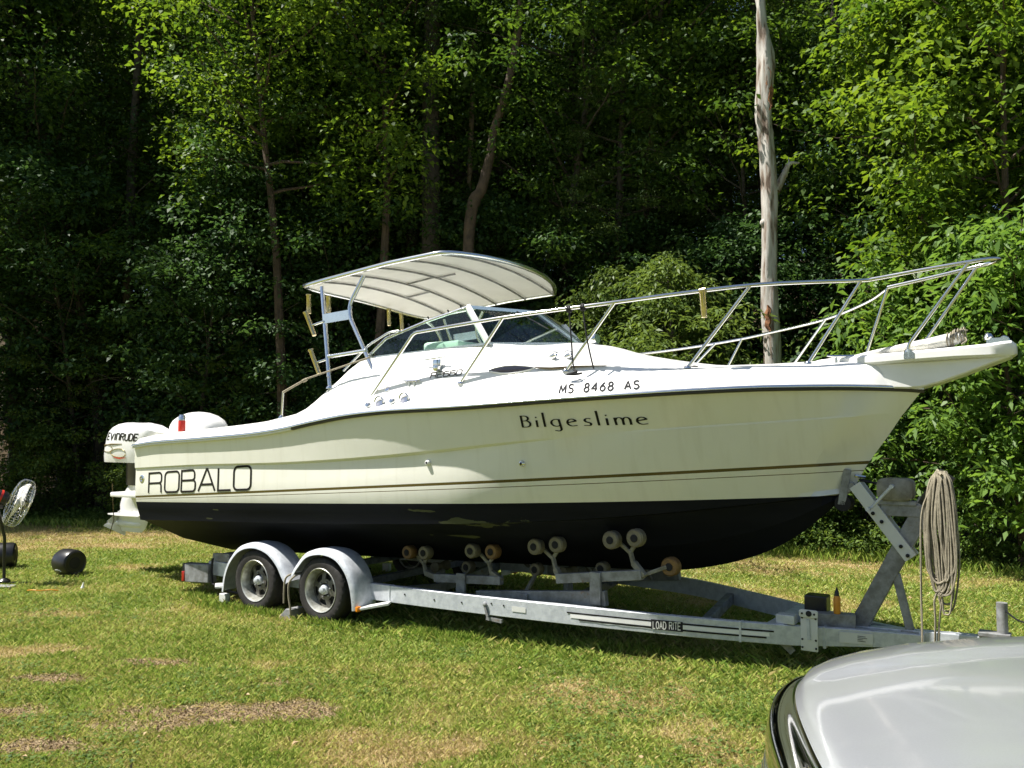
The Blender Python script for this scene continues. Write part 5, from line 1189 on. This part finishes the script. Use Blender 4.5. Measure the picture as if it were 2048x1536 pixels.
# roller beds
def roller(s, t, z, r, m):
    o = MB().lathe([(r * .5, -.045), (r * .86, -.045), (r, -.03), (r * .94, 0), (r, .03), (r * .86, .045), (r * .5, .045)], (0, 0, 0), (0, 1, 0), 22).build('roller', m, trl, 40, at=P(s, t, z))
    MB().lathe([(.032, -.049), (.030, -.052), (.012, -.055)], (0, 0, 0), (0, 1, 0), 12).build('roller_hub', 'ink2', o, 30)
    return o
def post_arm(sg, a, b, c):
    MB().beam(P(a[0], sg * a[1], a[2]), P(b[0], sg * b[1], b[2]), .045, .05).beam(P(b[0], sg * b[1], b[2] - .01), P(c[0], sg * c[1], c[2]), .03, .035).build('roller_arm', 'arm', trl, 20, .006)
for sg in (1, -1):
    MB().beam(P(4.38, sg * .75, .325), P(5.68, sg * .75, .455), .06, .125).build('roller_beam', 'galv2', trl, 20, .006)
    MB().beam(P(3.89, sg * .75, .455), P(4.64, sg * .75, .500), .06, .075).build('roller_beam', 'galv2', trl, 20, .005)
    MB().beam(P(5.21, sg * .75, .572), P(6.0, sg * .75, .675), .06, .080).build('roller_beam', 'galv2', trl, 20, .005)
    for s, z0, z1 in ((4.22, .30, .53), (5.60, .40, .665)): MB().box(P(s, sg * .79, (z0 + z1) / 2), (.10, .03, z1 - z0)).build('roller_bracket', 'galv2', trl, 20, .005)
    MB().box(P(4.88, sg * .79, .34), (.12, .03, .16)).build('roller_bracket', 'galv2', trl, 20, .005)
    for (s0, z0, s1, z1, r, ms, bs, bz) in ((3.60, .672, 3.80, .682, .066, ('roller2', 'roller'), 3.92, .47), (4.345, .742, 4.57, .752, .068, ('roller', 'roller2'), 4.62, .52), (5.02, .829, 5.235, .862, .070, ('roller', 'roller'), 5.22, .60), (5.75, .936, 5.965, .966, .074, ('roller', 'roller'), 6.0, .68)):
        roller(s0, sg * .78, z0, r, ms[0]); roller(s1, sg * .78, z1, r, ms[1])
        mid = ((s0 + s1) / 2, (z0 + z1) / 2)
        MB().beam(P(s0, sg * .715, z0 - .005), P(mid[0] + .02, sg * .715, mid[1] - .115), .025, .03).beam(P(s1, sg * .715, z1 - .005), P(mid[0] + .02, sg * .715, mid[1] - .115), .025, .03).build('roller_fork', 'arm', trl, 20, .004)
        post_arm(sg, (bs + .02, .75, bz - .02), (mid[0] + .06, .735, mid[1] - .19), (mid[0] + .02, .715, mid[1] - .10))
    for s, z in ((6.19, .755),): roller(s, sg * .62, z - .015, .075, 'roller2'); MB().beam(P(6.0, sg * .70, .67), P(6.17, sg * .66, .74), .03, .03).build('roller_arm', 'arm', trl, 20, .004)
    for s, z, t in ((4.05, .56, .45), (4.8, .60, .42), (5.45, .66, .38)): roller(s, sg * t, z - .03, .06, 'roller'); MB().beam(P(s, sg * t, z - .06), P(s, sg * .6, .40), .03, .03).build('roller_arm', 'arm', trl, 20, .004)
# keel rollers on the cross members
for s, z in ((3.35, .42), (4.88, .50)): MB().lathe([(.03, -.11), (.055, -.10), (.035, 0), (.055, .10), (.03, .11)], (0, 0, 0), (0, 1, 0), 14).build('keel_roller', 'roller', trl, 40, at=P(s, 0, z)); MB().box(P(s, 0, (z + .15) / 2), (.05, .10, z - .15)).build('roller_bracket', 'galv2', trl, 20, .005)
# winch post, winch, bow stop
MB().beam(P(7.46, 0, .31), P(7.975, 0, 1.30), .075, .13, (1, 0, 0)).build('winch_post', 'galv2', trl, 20, .006)
MB().beam(P(7.95, 0, 1.25), P(8.11, 0, 1.50), .075, .12, (1, 0, 0)).build('post_head', 'black', trl, 20, .006)
MB().beam(P(7.74, .005, .74), P(7.83, .005, .33), .055, .055, (1, 0, 0)).build('post_brace', 'galv2', trl, 20, .005)
MB().box(P(7.83, .005, .318), (.12, .10, .03)).build('brace_foot', 'galv2', trl, 20, .004)
MB().beam(P(7.47, .052, 1.40), P(7.855, .052, .87), .03, .095, (1, 0, 0)).beam(P(7.47, -.052, 1.40), P(7.855, -.052, .87), .03, .095, (1, 0, 0)).build('bow_stop_arm', 'placard', trl, 20, .005)
for s, z in ((7.79, .955), (7.66, 1.13), (7.60, 1.19), (7.835, .89)): MB().lathe([(.014, 0), (.014, .01), (.006, .016)], P(s, .067, z), (0, -1, 0), 10).build('arm_bolt', 'ink2', trl)
MB().beam(P(7.42, .06, 1.52), P(7.37, .06, 1.24), .02, .06, (1, 0, 0)).beam(P(7.47, .05, 1.40), P(7.40, .05, 1.36), .03, .06, (1, 0, 0)).build('bow_stop_bracket', 'galv2', trl, 20, .006)
MB().lathe([(.02, -.07), (.062, -.065), (.050, 0), (.062, .065), (.02, .07)], (0, 0, 0), (0, 1, 0), 18).build('bow_roller', 'ink2', trl, 40, at=P(7.38, 0, 1.255))
wn_ = MB(); wn_.loft([[P(7.755 + .125 * c * k, t, 1.375 + .085 * s_ * k) for c, s_ in [(math.copysign(abs(math.cos(a)) ** .45, math.cos(a)), math.copysign(abs(math.sin(a)) ** .45, math.sin(a))) for a in [2 * math.pi * i / 24 for i in range(24)]]] for t, k in ((-.085, .86), (-.075, 1), (.075, 1), (.085, .90))])
wn_.build('winch_cover', 'arm', trl, 50)
MB().tube([P(7.745, .09, 1.40), P(7.745, .14, 1.40)], .016, 10).tube(fillet([P(7.745, .13, 1.40), P(7.60, .135, 1.235), P(7.585, .135, 1.225)], .02), .012, 7).tube([P(7.59, .135, 1.23), P(7.59, .215, 1.23)], .016, 9).build('winch_handle', 'galv', trl, 40)
MB().box(P(7.755, 0, 1.275), (.29, .12, .035)).box(P(7.80, 0, 1.22), (.30, .09, .09)).build('winch_bracket', 'galv2', trl, 20, .005)
MB().tube([P(7.68, 0, 1.40), P(7.50, .02, 1.44)], .012, 6).build('winch_strap', 'strap', trl)
# swing jack plate, block, post and wiring at the tongue
jk = MB(); JT = RT(7.19) + .045
jk.loft([[P(7.19 + a, t, z) for a, z in [(.068 * math.copysign(min(1, abs(math.cos(q)) * 1.35), math.cos(q)), .445 + .028 * math.copysign(min(1, abs(math.sin(q)) * 1.35), math.sin(q))) for q in [2 * math.pi * i / 20 for i in range(20)]]] for t in (JT + .012, JT + .034)])
jk.box(P(7.19, JT + .008, .300), (.125, .016, .27)); jk.build('jack_mount', 'placard', trl, 30, .004)
for a, z in ((-.05, .19), (.05, .19), (-.05, .41), (.05, .41), (-.045, .445), (.045, .445), (-.05, .25), (.05, .25)): MB().lathe([(.008, 0), (.008, .004)], P(7.19 + a, JT + (.034 if z > .43 else .0165), z), (0, -1, 0), 8).build('jack_bolt', 'ink2', trl)
MB().lathe([(.022, 0), (.022, .004)], P(7.195, JT + .0345, .447), (0, -1, 0), 14).build('jack_pivot', 'blackm', trl)
MB().beam(P(7.185, JT + .022, .40), P(7.19, JT + .022, .25), .014, .02).beam(P(7.17, JT + .02, .39), P(7.17, JT + .02, .33), .012, .03).build('jack_pin', 'galv', trl, 20)
MB().beam(P(7.14, .21, .375), P(7.46, .10, .375), .10, .10).build('storage_bracket', 'galv2', trl, 20, .006)
MB().box(P(7.17, .05, .47), (.17, .14, .13)).build('battery_box', 'black', trl, 20, .012)
MB().box(P(7.02, .36, .385), (.14, .10, .07)).build('storage_bracket', 'galv', trl, 20, .006)
MB().tube([P(8.43, 0, .30), P(8.43, 0, .60)], .036, 12).build('tongue_post', 'galv2', trl, 40)
MB().box(P(8.38, .0, .372), (.2, .12, .03)).build('post_foot', 'galv2', trl, 20, .004)
MB().tube(catmull([P(8.44, .02, .56), P(8.52, .04, .50), P(8.60, .04, .47), P(8.62, .05, .40), P(8.66, .05, .33), P(8.60, .05, .28)], 5), .006, 6).lathe([(.02, 0), (.024, .01), (.018, .05)], P(8.58, .04, .465), P(1, 0, -.2), 10).build('trailer_plug', 'black', trl, 40)
MB().beam(P(6.98, .34, .20), P(7.05, .32, .13), .05, .05).build('chain_hook', 'galv2', trl, 20)
# things on the trailer
bt = rig_thing('oil_bottle', 'amber bottle with pointed black cap standing on the trailer tongue', 'bottle', (7.34, .16, .43))
MB().lathe([(.024, 0), (.026, .01), (.026, .115), (.018, .135)], P(7.345, .165, .425), (0, 0, 1), 16).build('bottle_body', 'orange', bt, 40)
MB().lathe([(.019, 0), (.018, .02), (.004, .062)], P(7.345, .165, .560), (0, 0, 1), 14).build('bottle_cap', 'black', bt, 40)
coil = MB()
for k in range(24):
    tt = .10 + .035 * math.sin(k * 2.1); s0 = 8.075 + .03 * math.sin(k * 1.3); sp = .012 + .0034 * k; bot = .62 + .14 * rng.random() - (.12 if k % 5 == 0 else 0); o1, o2 = rng.normal(0, .008, 2)
    pts = [P(s0, tt - .03, 1.52), P(s0 - sp * .7 + o1, tt, 1.42), P(s0 - sp + o1 - .01, tt + .01, 1.15), P(s0 - sp * .95 + o2, tt + .01, .85), P(s0 - sp * .55 + o2, tt + .015, bot + .04), P(s0 - .01 + o2, tt + .02, bot), P(s0 + sp * .55 + o2, tt + .015, bot + .04), P(s0 + sp * .9 + o1, tt + .01, .85), P(s0 + sp * .9, tt + .01, 1.15), P(s0 + sp * .6, tt, 1.42)]
    coil.tube(catmull(pts + [pts[0]], 4), .0070, 6)
coil.tube(catmull([P(8.0, .11, 1.38), P(7.945, .12, 1.2), P(7.93, .12, .8), P(7.925, .11, .27)], 5), .008, 6)
coil.tube(catmull([P(8.06, .14, .7), P(8.02, .15, .6), P(8.02, .14, .45), P(8.01, .13, .27)], 5), .008, 6).tube(catmull([P(8.08, .13, .7), P(8.05, .13, .5), P(8.03, .12, .27)], 5), .008, 6)
coil.tube([P(8.05, .07, 1.53), P(8.08, .13, 1.50), P(8.115, .07, 1.47), P(8.09, -.07, 1.50), P(8.05, -.06, 1.53)], .009, 6)
rig_solo(coil, 'rope_coil', 'rope', 'long coil of dirty white rope hanging from the winch post', 'rope', (8.08, .1, .3), None, 60)
fr_ = MB().tube(catmull([P(2.56, 1.15, .43), P(2.55, 1.28, .44), P(2.50, 1.325, .40), P(2.485, 1.33, .28), P(2.48, 1.325, .16)], 5), .010, 7).tube(catmull([P(2.60, 1.16, .45), P(2.60, 1.29, .43), P(2.555, 1.33, .36), P(2.555, 1.335, .24), P(2.575, 1.33, .12), P(2.575, 1.325, .02)], 5), .010, 7)
rig_solo(fr_, 'fender_rope', 'rope', 'pale rope hanging between the two trailer fenders', 'rope', (2.55, 1.3, 0), None, 60)
ck = MB().add([P(2.38, 1.15, 0), P(2.58, 1.15, 0), P(2.58, 1.32, 0), P(2.38, 1.32, 0), P(2.50, 1.15, .11), P(2.58, 1.15, .11), P(2.58, 1.32, .11), P(2.50, 1.32, .11)], [(3, 2, 1, 0), (4, 5, 6, 7), (0, 1, 5, 4), (1, 2, 6, 5), (2, 3, 7, 6), (3, 0, 4, 7)])
rig_solo(ck, 'wheel_chock', 'galv2', 'grey wedge chock on the grass between the trailer tyres', 'chock', (2.48, 1.24, 0), None, 20, .01)

# ================================================================== things on the lawn at the left
fan = thing('pedestal_fan', 'black pedestal fan with wire cage standing on the lawn at the left border', 'fan', (-6.05, 10.3, 0))
FC = Vector((-5.90 + 6.05, 0, .965)); ax = Vector((.74, .55, -.36)).normalized(); ex = ax.orthogonal().normalized(); ey = ax.cross(ex)
def fp(r, a, h): return FC + ax * h + (ex * math.cos(a) + ey * math.sin(a)) * r
cage = MB()
for r, h in ((.29, 0), (.285, .05), (.285, -.05), (.24, .085), (.18, .10), (.12, .108), (.06, .11), (.24, -.085), (.18, -.10), (.10, -.11)): cage.tube([fp(r, 2 * math.pi * k / 28, h) for k in range(28)], .0022, 4, closed=True)
for k in range(40):
    a = 2 * math.pi * k / 40; cage.tube([fp(.05, a + .3, .11), fp(.15, a + .15, .105), fp(.24, a, .085), fp(.285, a, .05), fp(.29, a, 0), fp(.285, a, -.05), fp(.24, a, -.085), fp(.15, a + .15, -.105), fp(.07, a + .3, -.112)], .0016, 4)
cage.build('fan_cage', 'steel', fan, 60)
MB().lathe([(.05, 0), (.05, .01), (.03, .018)], FC + ax * .108, ax, 16).lathe([(.05, 0), (.05, .01)], FC - ax * .118, ax, 16).build('cage_badge', 'cream', fan)
bl = MB().lathe([(.045, -.04), (.045, .04), (.02, .06)], FC, ax, 14)
for k in range(3):
    a0 = k * 2.094
    bl.grid([[fp(r, a0 + q * .45 + r * 1.2, q * .035) for q in (-1, -.5, 0, .5, 1)] for r in (.04, .10, .17, .22, .25)])
bl.build('fan_blade', 'canvas_grey', fan, 50)
MB().lathe([(.03, 0), (.075, .02), (.085, .07), (.085, .16), (.06, .20), (.02, .21)], FC - ax * .12, -ax, 18).build('fan_motor', 'black', fan, 50)
MB().lathe([(.088, 0), (.088, .025)], FC - ax * .20, -ax, 18).build('motor_stripe', 'red', fan, 50)
mc = FC - ax * .24
MB().tube([Vector((0, 0, .02)), Vector((-.01, 0, .55)), mc - Vector((0, 0, .12))], .018, 10).build('fan_pole', 'black', fan, 50)
MB().tube([mc - Vector((0, 0, .14)), mc - Vector((0, 0, .02))], .034, 12).box(mc - Vector((0, 0, .11)), (.10, .07, .07)).build('fan_bracket', 'black', fan, 30)
mb = MB()
for a in (.1, 2.2, 4.3): mb.beam((0, 0, .02), (.30 * math.cos(a), .30 * math.sin(a), .012), .07, .02)
mb.lathe([(.07, 0), (.07, .03), (.03, .06)], (0, 0, .015), (0, 0, 1), 16); mb.build('fan_foot', 'black', fan, 30, .004)
def drum(label, x, y, rz, r, L, script):
    d = thing('black_drum', label, 'drum', (x, y, 0), rz)
    MB().lathe([(.05, -.5 * L), (r * .80, -.5 * L), (r * .93, -.46 * L), (r, -.34 * L), (r * 1.01, 0), (r, .34 * L), (r * .93, .46 * L), (r * .80, .5 * L), (r * .74, .47 * L), (.05, .45 * L)], (0, 0, r), (1, 0, 0), 32).build('drum_shell', 'black', d, 35)
    MB().lathe([(r * .45, .455 * L), (r * .42, .475 * L), (.03, .48 * L)], (0, 0, r), (1, 0, 0), 22).build('drum_lid', 'blackm', d, 35)
    if script:
        sq = []
        def onr(u, v): a = -2.62 + v; return Vector((u, math.cos(a) * (r * 1.005 + .002), r - math.sin(-a) * (r * 1.005 + .002)))
        pl = [(-.07 + .01 * i, .06 * math.sin(i * 1.7) + .04 * math.sin(i * .6)) for i in range(14)]
        MB().tube([onr(u + .01, v) for u, v in pl], .004, 4).tube([onr(-.08, .10), onr(-.05, -.02), onr(-.01, -.05)], .004, 4).build('drum_script', 'placard', d, 0)
    return d
drum('short black drum with white script lying on its side on the lawn', (147 - 1024) / 1710 * 10.95, 10.95, rad(-32), .165, .29, True)
drum('black drum at the left border behind the fan pole', -6.80, 11.5, rad(20), .17, .34, False)
tx, ty_ = (175 - 1024) / 1710 * 9.95, 9.95
o = MB().lathe([(.012, 0), (.022, .01), (.016, .03), (.004, .075)], (0, 0, 0), (.15, 0, 1), 10).build('white_cone', 'whitep', None, 40); o.location = (tx, ty_, .01); tag(o, 'small white pointed cone stuck in the lawn', 'cone')
o = MB().tube(catmull([(-.18, .03, .02), (-.10, -.02, .035), (0, -.03, .03), (.10, -.01, .035), (.17, .03, .02)], 5), .006, 6).build('orange_cord', 'orange', None, 60); o.location = ((95 - 1024) / 1710 * 9.7, 9.7, .012); tag(o, 'short orange cord lying in the grass near the white cone', 'cord')
brd = MB().box((0, 0, .015), (.45, .16, .025)); o = brd.build('grey_board', 'galv2', None, 20, .004); o.location = (-6.0, 10.0, .01); o.rotation_euler = (0, .03, .25); tag(o, 'flat grey board on the lawn under the fan at the left border', 'board')

# ================================================================== silver car in the right foreground
car = thing('parked_car', 'silver car with chrome grille parked in the right foreground nose to the left', 'car', (.75, 2.38, .115), rad(180 - 11))
# car frame: x forward (0 at the nose), y to the car's left (towards the camera), z up
def plan(l, k=1.0): return -k * .16 * (abs(l) / .86) ** 2.6          # nose sweeps back at the corners
def hood_z(d, l):      # d = distance behind the hood front edge
    base = np.interp(d, [0, .03, .08, .18, .35, .6, .9, 1.25], [.855, .892, .916, .945, .978, 1.008, 1.030, 1.045])
    edge = .040 * (abs(l) / .82) ** 3.0
    lc = .40 + .16 * min(1, d / 1.0); cr = .022 * (1 / (1 + math.exp(-(abs(l) - lc) / .012)) - 1) * -1
    return base - edge - cr * min(1, d / .15) * 1.0 + .012 * (1 - min(1, abs(l) / .8) ** 2)
ls = sorted(set([round(-.82 + 1.64 * i / 56, 4) for i in range(57)])); ds = [0, .015, .03, .055, .08, .12, .18, .26, .35, .47, .6, .75, .9, 1.07, 1.25]
MB().grid([[Vector((plan(l) * (1 - d / 1.6) - .05 - d, l, hood_z(d, l))) for l in ls] for d in ds]).build('hood', mat('silver_metallic_paint', (.58, .605, .65), .28, .68, coat=.9, noise=.03, nscale=200), car, 60)
silver = bpy.data.materials['silver_metallic_paint']
def nose_rows(profile, lmax=.80, n=44): # profile: (forward offset, z)
    return [[Vector((plan(l) + f_, l, z - .050 * (abs(l) / .82) ** 3.0)) for l in np.linspace(-lmax, lmax, n)] for f_, z in profile]
MB().grid(nose_rows([(-.053, .852), (-.040, .864), (-.012, .858), (.018, .834), (.034, .798), (.042, .75), (.042, .71), (.030, .69), (.0, .685)])).build('grille_surround', 'dark_chrome', car, 60)
mb = MB()
for k in range(9):
    z = .672 - .028 * k
    mb.tube([Vector((plan(l) + .040 + .007 * k, l, z - .05 * (abs(l) / .82) ** 3)) for l in np.linspace(-.62, .62, 30)], .009, 6)
for k in range(56):
    l = -.62 + 1.24 * k / 55; mb.tube([Vector((plan(l) + .036, l, .685 - .05 * (abs(l) / .82) ** 3)), Vector((plan(l) + .09, l, .44))], .006, 5)
mb.build('grille_mesh', 'alu', car, 60)
MB().grid(nose_rows([(.015, .69), (.065, .43)], .66)).build('grille_back', 'galv2', car, 60)
MB().grid(nose_rows([(.07, .445), (.115, .43), (.13, .39), (.12, .31), (.04, .24), (-.06, .22)], .84)).build('front_bumper', silver, car, 60)
for sg in (1, -1):
    MB().grid([[Vector((plan(l) + f_, l, z - .050 * (abs(l) / .82) ** 3.0)) for l in np.linspace(sg * .60, sg * .84, 8)] for f_, z in ((-.02, .675), (.018, .64), (.022, .56), (.01, .46), (.02, .43))]).build('headlight', 'porth', car, 60)
    # fender and side: section curves swept to the rear
    def side(x, z):
        y = .905 - .10 * max(0, (z - .72) / .30) ** 2 - .02 * max(0, (.45 - z) / .3); y -= .30 * max(0, (x + .42) / .42) ** 2.2 if x > -.42 else 0
        return Vector((x, sg * y, z))
    xs = np.concatenate([np.linspace(-.10, -.5, 8), np.linspace(-.62, -4.55, 22)]); zs_ = [.24, .34, .46, .58, .70, .80, .88, .94]
    mb = MB(); rows = []
    for x in xs:
        top = np.interp(x, [-4.5, -3.8, -1.3, -.6, -.1], [.95, .97, .965, .925, .79]); r_ = []
        for q in range(9):
            z = .24 + (top - .24) * q / 8; r_.append(side(x, z) if q < 8 else Vector((x, side(x, top).y - sg * .07, top + .01)))
        rows.append(r_)
    arch = lambda c: ((c.x + .86) ** 2 + (c.z - .33) ** 2 < .135) or ((c.x + 3.62) ** 2 + (c.z - .33) ** 2 < .135)
    mb.grid(rows)
    mb.f = [f for f in mb.f if not arch(sum((Vector(mb.v[i]) for i in f), Vector()) / 4)]
    mb.build('body_side', silver, car, 50)
    for xw in (-.86, -3.62):
        w = MB().lathe([(.06, .02), (.10, .035), (.20, .02), (.225, .0), (.21, -.1)], (0, 0, 0), (0, sg, 0), 24, caps=False).build('wheel', 'alu', car, 40); w.location = (xw, sg * .80, .335); BASE[w.name] = Vector((0, 0, 0))
        MB().lathe([(.215, -.10), (.27, -.11), (.325, -.08), (.335, 0), (.325, .05), (.27, .07), (.215, .03)], (0, 0, 0), (0, sg, 0), 36).build('tyre', 'rubber', w, 40)
MB().loft([[Vector((x, l, z)) for l, z in ((-.74, .80), (-.5, .95), (0, .985), (.5, .95), (.74, .80), (.80, .5), (.8, .25), (-.8, .25), (-.8, .5))] for x in (-1.36, -4.5)]).build('body_shell', silver, car, 40)
# greenhouse
def gh(x, w, z): return [Vector((x, l * w, z - .03 * l * l)) for l in (-1, -.6, 0, .6, 1)]
MB().grid([gh(-1.30, .74, 1.02), gh(-1.75, .70, 1.24), gh(-2.15, .62, 1.40)]).build('windscreen', 'porth', car, 60)
MB().grid([gh(-2.14, .62, 1.403), gh(-2.6, .62, 1.44), gh(-3.2, .61, 1.42)]).build('roof', silver, car, 60)
MB().grid([gh(-3.19, .61, 1.418), gh(-3.6, .66, 1.24), gh(-4.0, .72, 1.0)]).build('rear_window', 'porth', car, 60)
for sg in (1, -1): MB().add([Vector((-1.30, sg * .74, .99)), Vector((-2.15, sg * .62, 1.375)), Vector((-3.2, sg * .61, 1.395)), Vector((-4.0, sg * .72, .97)), Vector((-2.6, sg * .82, .96))], [(0, 1, 2, 3, 4)]).build('side_window', 'porth', car, 0)
MB().tube([Vector((-1.18, -.6, 1.0)), Vector((-1.32, 0, 1.03))], .008, 6).build('wiper', 'black', car)
